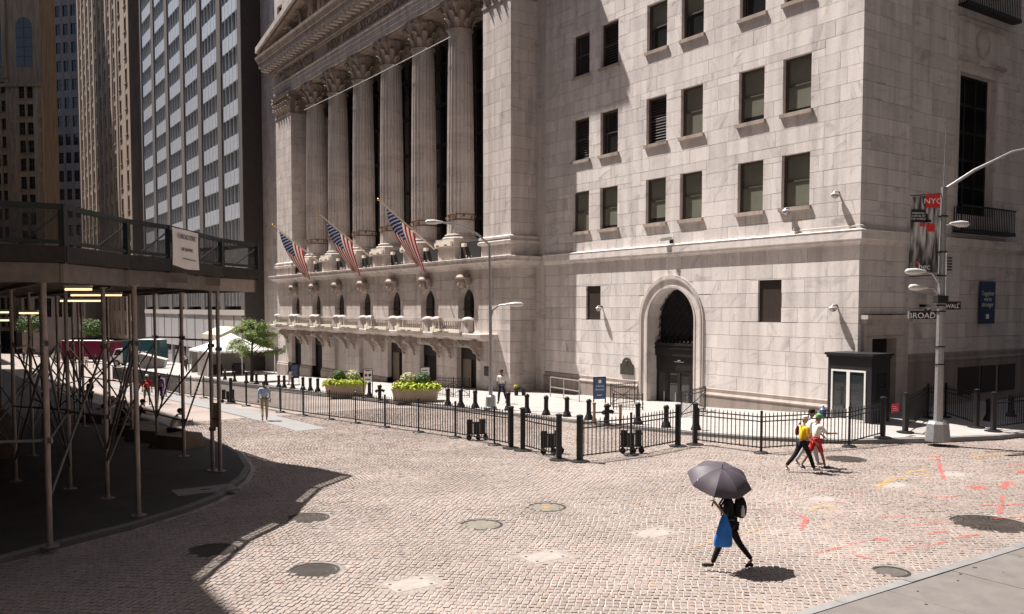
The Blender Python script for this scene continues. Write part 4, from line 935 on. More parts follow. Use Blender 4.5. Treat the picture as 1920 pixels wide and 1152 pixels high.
# small plaques by the doors
for i,(s,lab) in enumerate(((45.6,'small dark plaque on the podium by the lamp post'),(82.4,'small dark plaque on the far end of the podium'))):
    t=street_thing('wall_plaque',lab,'plaque',PF,s,.8); MB().box(PF-.03,PF+.02,s-.3,s+.3,.45,1.05).build('plate',BRONZE,t); MB().box(PF-.036,PF-.03,s-.25,s+.25,.5,1.0).build('face',M('plaque_face',(.05,.04,.035),.4,.5),t)
# ---- light string across the columns
t=street_thing('cable','thin pale cable strung across the upper columns','cable',28.9,64,20)
MB().tube([(28.95,76.0,22.55),(28.95,69,22.44),(28.95,61.4,22.38),(28.95,55,22.36),(28.95,49.7,22.37)],.025,6).build('wire',LAMPW,t)
for s,z in ((73.5,22.5),(68.5,22.42),(63.3,22.38),(58,22.36),(53.0,22.36)): MB().lathe([(.03,0),(.07,.05),(.05,.14)],8,(28.95,s,z)).build('bulb',LAMPW,t)
# ---- flags
def flag_mat():
    m=bpy.data.materials.new('flag_cloth'); t,N,L,b=nodes(m); b.inputs['Roughness'].default_value=.8
    uv=N.new('ShaderNodeUVMap'); uv.uv_map='UVMap'; sp=N.new('ShaderNodeSeparateXYZ'); L.new(uv.outputs[0],sp.inputs[0])
    def mth(op,a,b_=None):
        n=N.new('ShaderNodeMath'); n.operation=op
        for i,x in enumerate((a,b_)):
            if x is None: continue
            if isinstance(x,(int,float)): n.inputs[i].default_value=x
            else: L.new(x,n.inputs[i])
        return n.outputs[0]
    u,v=sp.outputs[0],sp.outputs[1]           # u along the fly (0 at the pole), v from top stripe (0) to bottom (1)
    st=mth('GREATER_THAN',mth('MODULO',mth('MULTIPLY',v,13.0),2.0),1.0)
    can=mth('MULTIPLY',mth('LESS_THAN',u,.4),mth('LESS_THAN',v,7/13))
    def dots(cx,cy,ou,ov):
        a=mth('SUBTRACT',mth('FRACT',mth('ADD',mth('MULTIPLY',u,cx/.4),ou)),.5); c=mth('SUBTRACT',mth('FRACT',mth('ADD',mth('MULTIPLY',v,cy*13/7),ov)),.5)
        return mth('LESS_THAN',mth('ADD',mth('MULTIPLY',a,a),mth('MULTIPLY',mth('MULTIPLY',c,c),1.0)),.026)
    star=mth('MAXIMUM',dots(6,5,0,0),dots(6,5,.5,.5))
    x1=N.new('ShaderNodeMix'); x1.data_type='RGBA'; x1.inputs['A'].default_value=(.40,.008,.014,1); x1.inputs['B'].default_value=(.66,.62,.58,1); L.new(st,x1.inputs['Factor'])
    x2=N.new('ShaderNodeMix'); x2.data_type='RGBA'; x2.inputs['A'].default_value=(.012,.02,.085,1); x2.inputs['B'].default_value=(.75,.74,.75,1); L.new(star,x2.inputs['Factor'])
    x3=N.new('ShaderNodeMix'); x3.data_type='RGBA'; L.new(can,x3.inputs['Factor']); L.new(x1.outputs['Result'],x3.inputs['A']); L.new(x2.outputs['Result'],x3.inputs['B'])
    L.new(x3.outputs['Result'],b.inputs['Base Color'])
    tr=N.new('ShaderNodeBsdfTranslucent'); L.new(x3.outputs['Result'],tr.inputs[0]); ms=N.new('ShaderNodeMixShader'); ms.inputs[0].default_value=.25; L.new(b.outputs[0],ms.inputs[1]); L.new(tr.outputs[0],ms.inputs[2]); L.new(ms.outputs[0],N['Material Output'].inputs[0]); return m
FLG=flag_mat()
for i,(s,lab) in enumerate(((73.3,'striped flag on angled pole farthest from the corner building'),(62.8,'striped flag on the middle of the three angled poles'),(52.45,'striped flag on angled pole nearest the corner building'))):
    t=street_thing('flag_and_pole',lab,'flag',29.0,s,9.1,'flags on poles over the podium')
    b0=Vector((29.2,s,8.75)); tip=Vector((25.0,s,11.85)); d=(tip-b0)
    MB().tube([b0,tip],[.06,.035],8).build('pole',M('pale_flag_pole',(.6,.5,.38),.4,.1),t,True); b=MB(); b.ball(tuple(tip),.09,10,8); b.build('finial',GOLD,t,True)
    nu,nv=36,26; me=bpy.data.meshes.new('flag'); vs=[];uvs=[];fs=[]; ph=i*1.3
    for a in range(nu+1):
        u=a/nu
        for c in range(nv+1):
            v=c/nv; top=tip-d*.14; g=1-.72*u**2.4; base=top-d*(.5*v*g)+Vector((0,0,-.12))
            fly=Vector((1.55*u**1.6,-1.35*u**1.6,-3.75*u))
            rip=.13*math.sin(8*v+5*u+ph)*u+.07*math.sin(19*v+8*u+ph)*u**.7
            vs.append(base+fly+Vector((rip*.5,rip,-.1*math.sin(6.3*v+ph)*u))); uvs.append((u,v))
    for a in range(nu):
        for c in range(nv): k=a*(nv+1)+c; fs.append((k,k+1,k+nv+2,k+nv+1))
    off=Vector(t['o']); me.from_pydata([tuple(p-off) for p in vs],[],fs); ul=me.uv_layers.new(name='UVMap')
    for l in me.loops: ul.data[l.index].uv=uvs[l.vertex_index]
    me.polygons.foreach_set('use_smooth',[True]*len(me.polygons)); link('flag',me,FLG,t)
# ================================================================ buildings down the street
def facade_thing(name,label,loc,rz): return thing(name,label,'building',loc,rz)
def inst(name,me,parent,loc):
    o=bpy.data.objects.new(name,me); COL.objects.link(o); o.parent=parent; o.location=loc
    if name in('mullion','spandrel_panel'): o['kind']='stuff'
    return o
def mm(b,name,mat): me=b.mesh(name); me.materials.append(mat); return me
def grid(t,x0,x1,z0,cols,rows,cw,rh,ww,wh,wall,glassm,depth=.3,sill=None,zoff=.9,framem=None,xs=None,y0=0):
    """wall of piers and spandrels in front of a recessed core, with every window an object of its own"""
    b=MB(); xs=xs or [x0+(x1-x0)*(i+.5)/cols for i in range(cols)]
    e=[x0]+[v for x in xs for v in (x-ww/2,x+ww/2)]+[x1]
    z1=z0+rows*rh
    for a,c in zip(e[0::2],e[1::2]): b.box(a,c,y0,y0+depth,z0,z1,random.random())
    for x in xs:
        for r in range(rows+1):
            a=z0+(r-1)*rh+zoff+wh if r else z0; c=z0+r*rh+zoff if r<rows else z1
            b.box(x-ww/2,x+ww/2,y0+.04,y0+depth,a,c,random.random())
    b.build('wall',wall,t)
    g=MB(); g.box(-ww/2,ww/2,0,.05,0,wh); gm=mm(g,'window',glassm)
    f=MB(); f.box(-.03,.03,-.05,0,0,wh); f.box(-ww/2,ww/2,-.05,0,wh*.5-.04,wh*.5+.04); fm=mm(f,'frame',framem or FRAME)
    if sill: sb=MB(); sb.box(-ww/2-.1,ww/2+.1,-depth-.12,0,-.14,-.002); sm=mm(sb,'sill',sill)
    for x in xs:
        for r in range(rows):
            w_=inst('window',gm,t,(x,y0+depth-.06,z0+r*rh+zoff)); inst('frame',fm,w_,(0,0,0))
            if sill: inst('sill',sm,w_,(0,0,0))
GREYB=stone('grey_brick_pier',(.145,.13,.125),.1,None,.2,.1,.8,2)
WPAN=M('white_spandrel_panel',(.5,.525,.57),.35,.1,.08,1.5)
OGL=glass('office_glass',(.15,.16,.17),.05,.9); DBRN=M('dark_brown_brick',(.045,.036,.033),.85,0,.15,2)
MULL=M('grey_mullion',(.42,.43,.45),.4,.4,.1)
# --- office block with white panels
OB=thing('office_block','tall office block with white panel bands between grey brick piers','building',sw(28.9,145,-3.4),ANG-math.pi/2)
Zo=3.4; OW=51.0; bay=OW/6; hw_=3.45
pr=MB()
for i in range(7):
    x=i*bay; pr.box(max(0,x-(bay/2-hw_)),min(OW,x+(bay/2-hw_)),-.05,.9,Zo+4.4,Zo+80,random.random())
pr.build('piers',GREYB,OB)
MB().box(0,OW,.9,24,0,Zo+80).build('core',DARK,OB); MB().box(OW-.02,OW+.06,.0,24,0,Zo+80).build('side_wall',DBRN,OB)
MB().box(OW-1.2,OW+.05,-.08,.0,0,Zo+80).build('edge_pier',GREYB,OB)
wb=MB(); wb.box(-hw_,hw_,.32,.36,0,2.0); wme=mm(wb,'window',OGL)
wl=MB(); wl.box(-hw_,hw_,.32,.36,0,4.6); wlme=mm(wl,'window',M('curtained_glass',(.2,.195,.185),.2,0,.35,1.2,spec=.6,streak=.05))
mb=MB()
for k in range(6): x=-hw_+k*hw_*2/5; mb.box(x-.05,x+.05,.1,.34,0,2.0)
mme=mm(mb,'mullion',MULL)
pb=MB()
for k in range(5): x=-hw_+k*hw_*2/5; pb.box(x+.06,x+hw_*2/5-.06,.12,.34,.03,1.72)
pme=mm(pb,'spandrel_panel',WPAN)
mb=MB()
for k in range(6): x=-hw_+k*hw_*2/5; mb.box(x-.05,x+.05,.1,.34,0,4.6)
mlme=mm(mb,'mullion',MULL)
for i in range(6):
    x=(i+.5)*bay
    for f in range(19):
        z=Zo+14.6+f*3.75; inst('spandrel_panel',pme,OB,(x,0,z)); w_=inst('window',wme,OB,(x,0,z+1.75)); inst('mullion',mme,w_,(0,0,0))
    w_=inst('window',wlme,OB,(x,0,Zo+10.0)); inst('mullion',mlme,w_,(0,0,0)); w_=inst('window',wlme,OB,(x,0,Zo+4.9)); inst('mullion',mlme,w_,(0,0,0))
MB().box(0,OW,-.12,.9,Zo+3.9,Zo+4.5).build('string_course',M('pale_string_course',(.4,.37,.35),.7),OB)
sfm=M('storefront_fascia',(.42,.41,.42),.4,0,.1); sg=glass('storefront_glass',(.06,.06,.065),.05)
for i in range(12):
    x=i*OW/12; MB().box(x+.1,x+OW/12-.1,.2,.25,.4,Zo-.4).build('shop_window',sg,OB); MB().box(x-.12,x+.12,-.02,.3,0,Zo+3.9).build('shop_pier',GREYB if i%2 else MULL,OB); MB().box(x+.12,x+OW/12-.12,.02,.3,Zo-.4,Zo+3.9).build('fascia_panel',sfm,OB)
# --- tan ribbed tower
TANM=stone('tan_brick',(.34,.265,.21),.12,None,.1,.18,.85,2); TAND=stone('tan_brick_side',(.22,.175,.15),.12,None,.15,.2,.85,2)
TT=thing('tan_tower','tan brick tower with narrow vertical ribs and small dark windows','building',sw(29.7,212,-5),ANG-math.pi/2)
grid(TT,0,43,4,9,22,4.8,4.3,2.0,2.6,TANM,PANED,.5,TANM,1.0)
rb=MB()
for i in range(10): rb.box(i*43/9-.8,i*43/9+.8,-.16,0,4,99)
rb.build('ribs',TANM,TT)
grid(TT,43.05,54,4,2,22,0,4.3,1.9,2.5,TANM,PANED,.5,TANM,1.0)
MB().box(0,54,.5,30,0,100).build('core',DARK,TT); MB().box(53.9,54.1,.0,30,0,100).build('side_wall',TAND,TT)
sd=MB(); 
for f in range(22): sd.box(54.1,54.12,2.2,3.4,4+f*4.3+1,4+f*4.3+3.4)
sd.build('side_windows',PANED,TT,kind='stuff')
# --- grey tower, ornate tower and low building closing the street
GRT=stone('grey_stone_far',(.23,.205,.2),.1,None,.12,.2,.85,2); ORN=stone('buff_stone_far',(.37,.28,.2),.2,None,.25,.25,.85,1.2); LOWM=stone('pale_stone_far',(.38,.32,.3),.1,None,.1,.15,.85,2)
def facing(px,Y): p=atY(px,578,Y); return p
a=facing(86,232); g1=thing('grey_tower','grey stone tower with regular dark windows between the ribbed and the ornate tower','building',(a.x,a.y,-6),rad(-14))
grid(g1,0,12,5,5,25,2.4,4.75,1.65,2.9,GRT,PANED,.4,None,1.0); MB().box(0,12,.4,8,0,125).build('core',DARK,g1); MB().box(0,12,-.02,.4,0,5).build('base_wall',GRT,g1)
a=facing(-60,178); g2=thing('ornate_tower','old buff stone tower with paired windows, string courses and tall arched openings','building',(a.x,a.y,-5),rad(-6))
grid(g2,0,10.4,5,4,14,0,3.62,1.05,2.3,ORN,PANED,.4,ORN,.9,xs=[2.6,4.0,7.6,9.0]); grid(g2,10.45,17.4,18.5,2,10,0,3.62,1.35,2.5,ORN,PANED,.4,ORN,.8,xs=[13.0,14.8]); MB().box(0,10.4,0,.4,55.7,73.5).build('upper_wall',ORN,g2); 
MB().box(0,17.35,.4,5,0,105).build('core',DARK,g2); MB().box(17.35,17.42,.4,5,0,105).build('side_wall',ORN,g2); MB().box(10.45,17.4,0,.4,54.75,73.5).build('upper_wall',ORN,g2); MB().box(10.45,17.4,0,.4,0,18.5).build('blank_wall',TAND,g2)
up=MB(); up.box(0,17.4,0,.4,73.8,105)
for x in (.0,5.4,6.3,9.3): up.box(x,x+.9,-.35,0,56,105)
up.build('upper_wall',ORN,g2)
for xx,r in ((8.2,.9),(13.9,1.7)):
    z0=58.2; ar=[(xx-r,z0),(xx+r,z0)]+[(xx+r*math.cos(math.pi*i/12),z0+8+r*math.sin(math.pi*i/12)) for i in range(13)]
    b=MB(); b.extr([(x,z) for x,z in ar],1,-.06,.02); w_=b.build('arched_window',PANED,g2)
    b=MB(); b.box(xx-.08,xx+.08,-.12,-.05,z0,z0+8+r); [b.box(xx-r,xx+r,-.12,-.05,z0+k*1.9,z0+k*1.9+.15) for k in range(1,5)]; b.build('frame',FRAME,g2).parent=w_
for z in (18.5,54.2,73.5): MB().box(-.3,17.7,-.5,0,z,z+.7).build('string_course',ORN,g2)
qn=MB()
for z in range(10,53):
    w_=.9 if z%2 else .6; qn.box(10.5,10.5+w_,-.1,0,z+.05,z+.95,random.random()); qn.box(17.4-w_,17.4,-.1,0,z+.05,z+.95,random.random())
qn.build('quoins',ORN,g2,kind='stuff')
a=facing(40,168); g3=thing('low_bank_building','low pale stone building with a cornice in front of the towers','building',(a.x,a.y,-4.5),rad(-9))
grid(g3,0,13.6,3.5,6,1,0,9.0,1.5,3.6,LOWM,PANED,.4,None,4.0); grid(g3,0,13.6,12.5,6,1,0,6,1.25,2.4,LOWM,PANED,.4,None,1.4)
MB().box(0,13.6,.4,14,0,18.5).box(0,13.6,0,.4,0,3.5).build('core',LOWM,g3); MB().box(-.3,13.9,-.7,.3,18.5,19.3).build('cornice',LOWM,g3)
# --- the rest of the square, beyond the frame: what shades the place and shows in the glass
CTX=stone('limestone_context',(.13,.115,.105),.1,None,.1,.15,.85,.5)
def ctx(label,w0,w1,s0,s1,h,chamfer=0):
    t=street_thing('city_building',label,'building',(w0+w1)/2,(s0+s1)/2,gz((s0+s1)/2)-1)
    poly=[(w0,s0),(w1-chamfer,s0),(w1,s0+chamfer),(w1,s1),(w0,s1)]; b=MB(); b.prism(poly,gz(s1)-1,h); b.build('wall',CTX,t)
    b=MB(); b.box(w0-.6,w1+.6-chamfer*.0,s0+chamfer-.6,s1+.6,h,h+1.2); b.build('cornice',CTX,t)
    r=MB()
    z=4.0
    while z<h-4:
        k=s0+chamfer+2
        while k<s1-2: r.box(w1-.02,w1+.03,k,k+1.3,z,z+2.2); k+=3.4
        k=w0+2
        while k<w1-chamfer-2: r.box(k,k+1.3,s0-.03,s0+.02,z,z+2.2); r.box(k,k+1.3,s1-.02,s1+.03,z,z+2.2); k+=3.4
        z+=4
    r.build('windows',PANED,t,kind='stuff')
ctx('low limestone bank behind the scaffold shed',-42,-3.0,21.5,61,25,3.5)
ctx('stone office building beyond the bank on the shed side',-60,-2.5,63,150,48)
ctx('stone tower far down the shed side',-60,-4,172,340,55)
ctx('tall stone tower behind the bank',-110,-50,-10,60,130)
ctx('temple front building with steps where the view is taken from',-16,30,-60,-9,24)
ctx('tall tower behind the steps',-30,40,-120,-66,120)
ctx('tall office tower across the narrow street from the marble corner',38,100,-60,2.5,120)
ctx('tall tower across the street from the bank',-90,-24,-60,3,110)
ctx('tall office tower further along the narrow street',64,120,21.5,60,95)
# ================================================================ scaffold shed
SH=thing('sidewalk_shed','dark steel sidewalk shed with pipe posts, cross braces and netted guard rail','scaffold',sw(4,24,gz(24)+.13),0)
so_=SH.location.copy(); SH['o']=tuple(so_)
PIPE=M('scaffold_pipe',(.30,.25,.225),.5,.4,.3,9,streak=.3); PIPEB=M('scaffold_brace',(.16,.14,.13),.5,.4,.25,9); BEAM=M('shed_beam',(.15,.122,.108),.7,.1,.25,4); BEAML=M('shed_beam_pale',(.3,.25,.22),.7,0,.12,4)  # the pale beam tone serves one edge segment only
DECK=M('shed_deck_plank',(.03,.025,.023),.85,0,.35,5); RAILM=M('green_black_rail',(.012,.018,.018),.6,0,.2)
def netm():
    m=bpy.data.materials.new('debris_netting'); t,N,L,b=nodes(m); b.inputs['Base Color'].default_value=(.02,.022,.022,1); b.inputs['Roughness'].default_value=.9; b.inputs['Alpha'].default_value=.55; return m
NET=netm()
PX=[(94,1025),(30,903),(62,855),(132,917),(202,935),(260,967),(248,825),(295,839),(345,856),(399,882),(413,884),(141,795),(158,800),(112,806)]
posts=[onG(x,y,.13) for x,y in PX]
# further posts outside or behind, laid out on the same bays
ex=[(0.2,19.4),(0.6,23.5),(1.2,31),(3.6,36.5),(6.2,38.4),(6.0,45),(5.6,49),(2.6,42)]
posts+=[sw(w,s,gz(s)+.13) for w,s in ex]
ZB=5.2
for i,p in enumerate(posts):
    r=.055 if i in(0,5,8,9,10) else .05
    q=MB().tube([p,(p.x,p.y,ZB)],r,10).build('post',PIPE,SH,True)
    b=MB(); b.lathe([(.17,0),(.17,.015),(.07,.02),(.07,.07),(.06,.07)],10,tuple(p)); 
    b.build('base_plate',PIPE,SH).parent=q; h_=MB(); h_.lathe([(.12,ZB-.02),(.12,ZB)],8,(p.x,p.y,0)); h_.build('head_plate',PIPE,SH).parent=q
def P(i,z): return Vector((posts[i].x,posts[i].y,posts[i].z+z))
br=[(0,2.05,-1,0),]
pairs=[(0,3,3.9,.6),(0,4,.9,3.7),(3,4,3.6,1.0),(4,5,1.2,3.8),(1,3,3.8,.8),(1,2,.7,3.9),(2,3,3.5,.9),(2,11,.8,3.6),(6,7,3.7,1.0),(7,8,1.0,3.8),(6,4,3.6,1.1),(8,9,.9,3.5),(9,7,3.6,1.2),(4,7,.8,3.4),(3,6,3.7,.7),(11,6,.9,3.6),(12,6,3.5,.8),(2,12,3.6,.9),(1,0,.6,3.7),(13,3,.7,3.6),(13,2,3.4,.8),(5,4,3.6,.9),(18,6,3.4,.8),(19,12,.9,3.5),(20,19,3.6,.8),(11,19,3.6,.9)]
for a,c,z0,z1 in pairs:
    MB().tube([P(a,z0),P(c,z1)],.028,7).build('brace',PIPEB,SH,True)
for a,c,z0,z1 in [(16,2,3.6,.8),(16,13,.8,3.5),(17,12,3.6,.8),(17,6,.7,3.5),(18,7,.9,3.6),(20,11,3.5,.9),(21,13,.8,3.4),(21,12,3.5,.9),(15,1,3.6,.8),(15,13,.9,3.4),(14,1,3.5,.9)]:
    MB().tube([P(a,z0),P(c,z1)],.024,6).build('brace',PIPEB,SH,True)
for a,c,z in [(0,3,2.0),(3,4,2.0),(1,3,2.05),(2,3,1.9),(6,7,1.2),(7,8,1.15),(8,9,3.75),(7,8,3.8),(9,10,1.5),(4,6,2.1),(2,12,2.0),(6,12,2.1),(11,6,3.7),(1,2,3.6),(4,7,3.8)]:
    MB().tube([P(a,z),P(c,z)],.026,7).build('ledger',PIPEB,SH,True)
for a,z in [(0,2.05),(0,3.9),(3,2),(4,2),(4,3.7),(5,3.8),(7,3.8),(8,3.8),(9,3.6),(10,3.5),(9,1.2),(8,1.15)]:
    b=MB(); p=P(a,z); b.lathe([(.085,-.05),(.09,0),(.085,.05)],8,tuple(p)); b.cbox((p.x+.09,p.y-.05,p.z),(.06,.06,.1)); b.build('coupler',PIPEB,SH)
pa=P(0,2.05); MB().tube([pa,pa+Vector((-2.6,-.35,-.04))],.03,8).build('ledger',STEELG,SH,True)
for i in(9,): MB().cbox(tuple(P(9,2.0)+Vector((.12,0,-.4))),(.2,.06,.7)).build('wood_block',M('wood_block',(.3,.2,.11),.8),SH)
# deck, beams (levels measured off the photograph), in street coordinates turned to the world
dk=[(-8,18.0),(2.2,18.2),(3.7,20.4),(4.8,21.4),(6.9,24.6),(8.3,25.8),(8.0,27.6),(7.3,29.6),(7.0,36),(6.6,52),(-8,52)]
def swp(w,s,z): p=sw(w,s,z); return (p.x,p.y,p.z)
b=MB(); n=len(dk); b.add([swp(w,s,5.55) for w,s in dk]+[swp(w,s,5.68) for w,s in dk],[tuple(range(n-1,-1,-1)),tuple(range(n,2*n))]+[(i,(i+1)%n,n+(i+1)%n,n+i) for i in range(n)]); b.build('deck',DECK,SH)
rp=dk[0:10]
def lerp2(a,b_,f): return (a[0]+(b_[0]-a[0])*f,a[1]+(b_[1]-a[1])*f)
def wbeam(a,c,z0,z1,th,mat,nm,inset=0):
    A,C=Vector(swp(*a,0)),Vector(swp(*c,0)); d=(C-A).normalized(); nn=Vector((-d.y,d.x,0))*inset
    A+=nn;C+=nn; zc=(z0+z1)/2; return MB().bar((A.x,A.y,zc),(C.x,C.y,zc),th,z1-z0).build(nm,mat,SH)
for i,(a,c) in enumerate(zip(rp,rp[1:])):
    wbeam(a,c,5.18,5.54,.14,BEAML if i==4 else BEAM,'edge_beam',.12); wbeam(a,c,5.56,5.86,.06,DECK,'toe_board',-.04)
    L=math.hypot(c[0]-a[0],c[1]-a[1]); n=max(1,round(L/2.2))
    wbeam(a,c,6.54,6.64,.09,RAILM,'top_rail'); wbeam(a,c,5.9,5.97,.06,RAILM,'bottom_rail'); 
    for k in range(n): 
        q=lerp2(a,c,k/n); p=sw(*q,0); MB().cbox((p.x,p.y,6.08),(.11,.11,1.1)).build('rail_post',RAILM,SH)
        q2=lerp2(a,c,min(1,(k+1)/n)); pi=sw(q[0]-.9,q[1]+.4,5.7); MB().tube([(p.x,p.y,6.5),tuple(pi)],.022,6).build('rail_strut',PIPEB,SH,True)
    A,C=swp(*a,5.95),swp(*c,5.95); A2,C2=swp(*a,6.55),swp(*c,6.55); bnet=MB(); bnet.quad(A,C,C2,A2); bnet.build('netting',NET,SH)
for s in np.arange(19,51,2.4): wbeam((-7.8,float(s)),(min(leftw(max(s,18.3))-.6,6.9),float(s)),5.3,5.53,.1,BEAM,'joist')
for w in np.arange(-6,8,2.0): wbeam((float(w),19.5 if w<3 else 24),(float(w),51),5.2,5.3,.1,BEAM,'bearer')
pn=sw(9.3,27.6,0); 
wbeam((8.25,26.0),(8.0,27.5),5.9,6.5,.03,M('grey_plywood',(.26,.235,.22),.8,0,.2,3),'plywood_panel',.15)
# hanging fluorescent tubes
TUBE=M('lit_fluorescent_tube',(1,.74,.42),.4,0,0,emit=.75)
for i,((x0,y0),(x1,y1),zz) in enumerate([((122,541),(172,545),5.12),((133,552),(228,556),5.1),((113,563),(192,566),5.1),((0,586),(20,586),4.98),((36,587),(72,588),4.98),((0,601),(18,601),4.9)]):
    d0,d1=ray(x0,y0),ray(x1,y1); 
    t0=(zz-CAMZ)/d0.z if d0.z>.004 else 40; t0=min(t0,34); t1=min((zz-CAMZ)/d1.z if d1.z>.004 else 40,34)
    tm=(t0+t1)/2; tm=min(tm,26); a=Vector((d0.x*tm,d0.y*tm,CAMZ+d0.z*tm)); c=Vector((d1.x*tm,d1.y*tm,CAMZ+d1.z*tm)); c.z=a.z=(a.z+c.z)/2
    t=thing('tube_light','lit warm fluorescent tube light hung under the scaffold shed','light',a,0,'tube lights under the shed'); 
    MB().tube([(0,0,0),tuple(c-a)],.026,8).build('tube',TUBE,t); MB().bar((0,0,.07),tuple(c-a+Vector((0,0,.07))),.12,.05).build('housing',LAMPW,t)
    for q in (Vector((0,0,0)),c-a): MB().tube([q+Vector((0,0,.08)),(q.x,q.y,5.3-a.z)],.008,5).build('hanger',PIPEB,t)
# banner on the rail
a=Vector(swp(*lerp2(dk[3],dk[4],.0),0)); c=Vector(swp(*lerp2(dk[3],dk[4],.47),0))
d=ray(306,417); t0=a.length; 
bt=thing('shed_banner','white vinyl banner reading 15 Broad Street tied to the shed rail','banner',(a.x,a.y,5.9),0)
dirb=(c-a); L=dirb.length; ux=dirb.normalized(); nrm=Vector((ux.y,-ux.x,0)); bt['o']=(a.x,a.y,5.9)
b=MB(); nx,nz=12,8
for i in range(nx+1):
    for j in range(nz+1):
        f=i/nx; g=j/nz; zz=5.72+.88*g-.04*math.sin(math.pi*f)*(1-g)-(.05*f*(1-g)); p=a+ux*L*f+nrm*(.09+.015*math.sin(9*f+3*g)); b.v.append((p.x,p.y,zz))
for i in range(nx):
    for j in range(nz): k=i*(nz+1)+j; b.f.append((k,k+nz+1,k+nz+2,k+1)); b.r.append(0)
b.build('sheet',M('white_vinyl',(.72,.67,.65),.6,0,.06),bt,True)
for tx,f,z,sz in (('15 BROAD STREET',.52,6.42,.17),('ARB GROUP INC.',.52,6.12,.11)):
    p=a+ux*L*f+nrm*.112; text_on(tx,sz,BTXT,bt,(p.x,p.y,z),tuple(ux),(0,0,1),.95)
p=a+ux*L*.6+nrm*.112; MB().bar((p-ux*.45)+Vector((0,0,5.9)),(p+ux*.45)+Vector((0,0,5.88)),.004,.02).build('small_print',BTXT,bt)
# stone seats under the shed edge
SEAT=stone('brown_stone_seat',(.20,.15,.115),.2,None,.1,.15,.7,2)
for i,((x,y),rz,lab) in enumerate([((333,838),.5,'wedge shaped brown block seat beneath the man reading his phone'),((283,826),.5,'wedge shaped brown block seat, second in the row from the reading man'),((245,815),.45,'wedge shaped brown block seat under the two dark seated figures'),((190,792),.4,'wedge shaped brown block seat under the hunched figure')]):
    p=onG(x,y,.13); t=thing('block_seat',lab,'seat',p,ANG+rz)
    L=.85; b=MB(); b.add([(-.5,-L,0),(.5,-L,0),(.5,L,0),(-.5,L,0),(-.38,-L+.2,.42),(.4,-L+.12,.5),(.36,L-.15,.5),(-.4,L-.2,.42)],[(3,2,1,0),(4,5,6,7),(0,1,5,4),(1,2,6,5),(2,3,7,6),(3,0,4,7)]); b.build('block',SEAT,t)
    b=MB(); b.box(-.36,.34,-L+.2,L-.22,.47,.50); b.build('seat_top',SEAT,t) if False else None
# subway hoarding at the far end of the shed
p=onG(20,860,.13); t=thing('station_hoarding','brown plywood station hoarding lettered Broad Street under the shed','hoarding',p,ANG); HB=M('brown_hoarding',(.16,.11,.09),.8,0,.2,3)
MB().box(-4,.0,-.0,2.6,0,1.25).build('panel',HB,t); MB().box(-4,.05,-.05,2.65,1.25,1.32).build('cap',HB,t)
text_on('Broad Street',.28,M('faded_white_lettering',(.35,.33,.32),.7),t,(-1.2,-.012,.95),(1,0,0),(0,0,1))
# ================================================================ barriers and street furniture
FPX_=[(212,714),(260,724),(315,737),(337,742),(358,745),(382,747),(433,757),(462,762),(526,774),(569,781),(618,788),(667,795),(722,803),(785,812),(854,822),(927,836),(958,842)]
runs=[FPX_,[(980,846),(1048,864)],[(1087,867),(1183,855),(1271,838)],[(1303,835),(1427,851),(1592,839),(1655,831)],[(1697,823),(1739,799),(1772,797),(1830,813)],[(1862,819),(1935,809),(2010,800)]]
thick={(958,842),(980,846),(1048,864),(1087,867),(1271,838),(1303,835),(1655,831),(1697,823),(1830,813),(1862,819),(433,757)}
pk=MB(); pk.box(-.011,.011,-.011,.011,.14,1.24); pk.lathe([(.018,1.24),(.004,1.31)],6); pkm=mm(pk,'picket',BLACK)
FH=1.3
def fence_post(p,big,label):
    t=thing('fence_post',label,'fence post',p,random.random(),'heavy fence posts' if big else 'slim fence posts'); r=.075 if big else .03
    MB().box(-r,r,-r,r,.02,1.38 if big else 1.34).build('post',BLACK,t)
    b=MB(); b.lathe([(.3 if big else .24,0),(.3 if big else .24,.02),(.2,.045),(.09,.06)],18); b.build('base_plate',BLACK,t,True)
    b=MB(); b.lathe([(r*1.5,1.38 if big else 1.34),(r*1.5,1.42 if big else 1.36),(r*.4,1.45 if big else 1.38)],8); b.build('cap',BLACK,t)
fz=lambda p: Vector((p.x,p.y,p.z+.022))
def grnd(p):
    w,s=to_sw(p.x,p.y)
    return zsw(w,s)+.01 if (s>14.4 and w>kerbw(s)+.1) else gz(s)+.022
for run in runs:
    pts=[]
    for q in run: p=onG(*q); p.z=grnd(p); pts.append(p)
    for q,p in zip(run,pts):
        big=q in thick
        if big or True: fence_post(p,big,'thick square black fence post on a round base' if big else 'slim black fence post on a flat round base')
    for a,c in zip(pts,pts[1:]):
        d=c-a; L=Vector((d.x,d.y)).length; rz=math.atan2(d.y,d.x); sl=d.z/L
        t=thing('picket_fence','black steel picket fence section between two posts','fence',a,rz,'picket fence panels around the exchange')
        for z in (.18,1.02,1.17):
            MB().bar((.04,0,z),(L-.04,0,z+sl*L),.03,.035).build('rail',BLACK,t)
        n=max(2,round(L/.155))
        for k in range(1,n): inst('picket',pkm,t,(L*k/n,0,sl*L*k/n))
# red notice on the fence
p=onG(1677,826); t=thing('fence_notice','small red notice tied to the fence','sign',(p.x,p.y,1.0),math.radians(30)); MB().box(-.2,.2,-.02,.0,.0,.3).build('plate',M('red_sign',(.55,.02,.03),.5),t); [MB().box(-.15,.15-.05*k,-.023,-.02,.07+.07*k,.085+.07*k).build('print_line',WTXT,t) for k in range(3)]
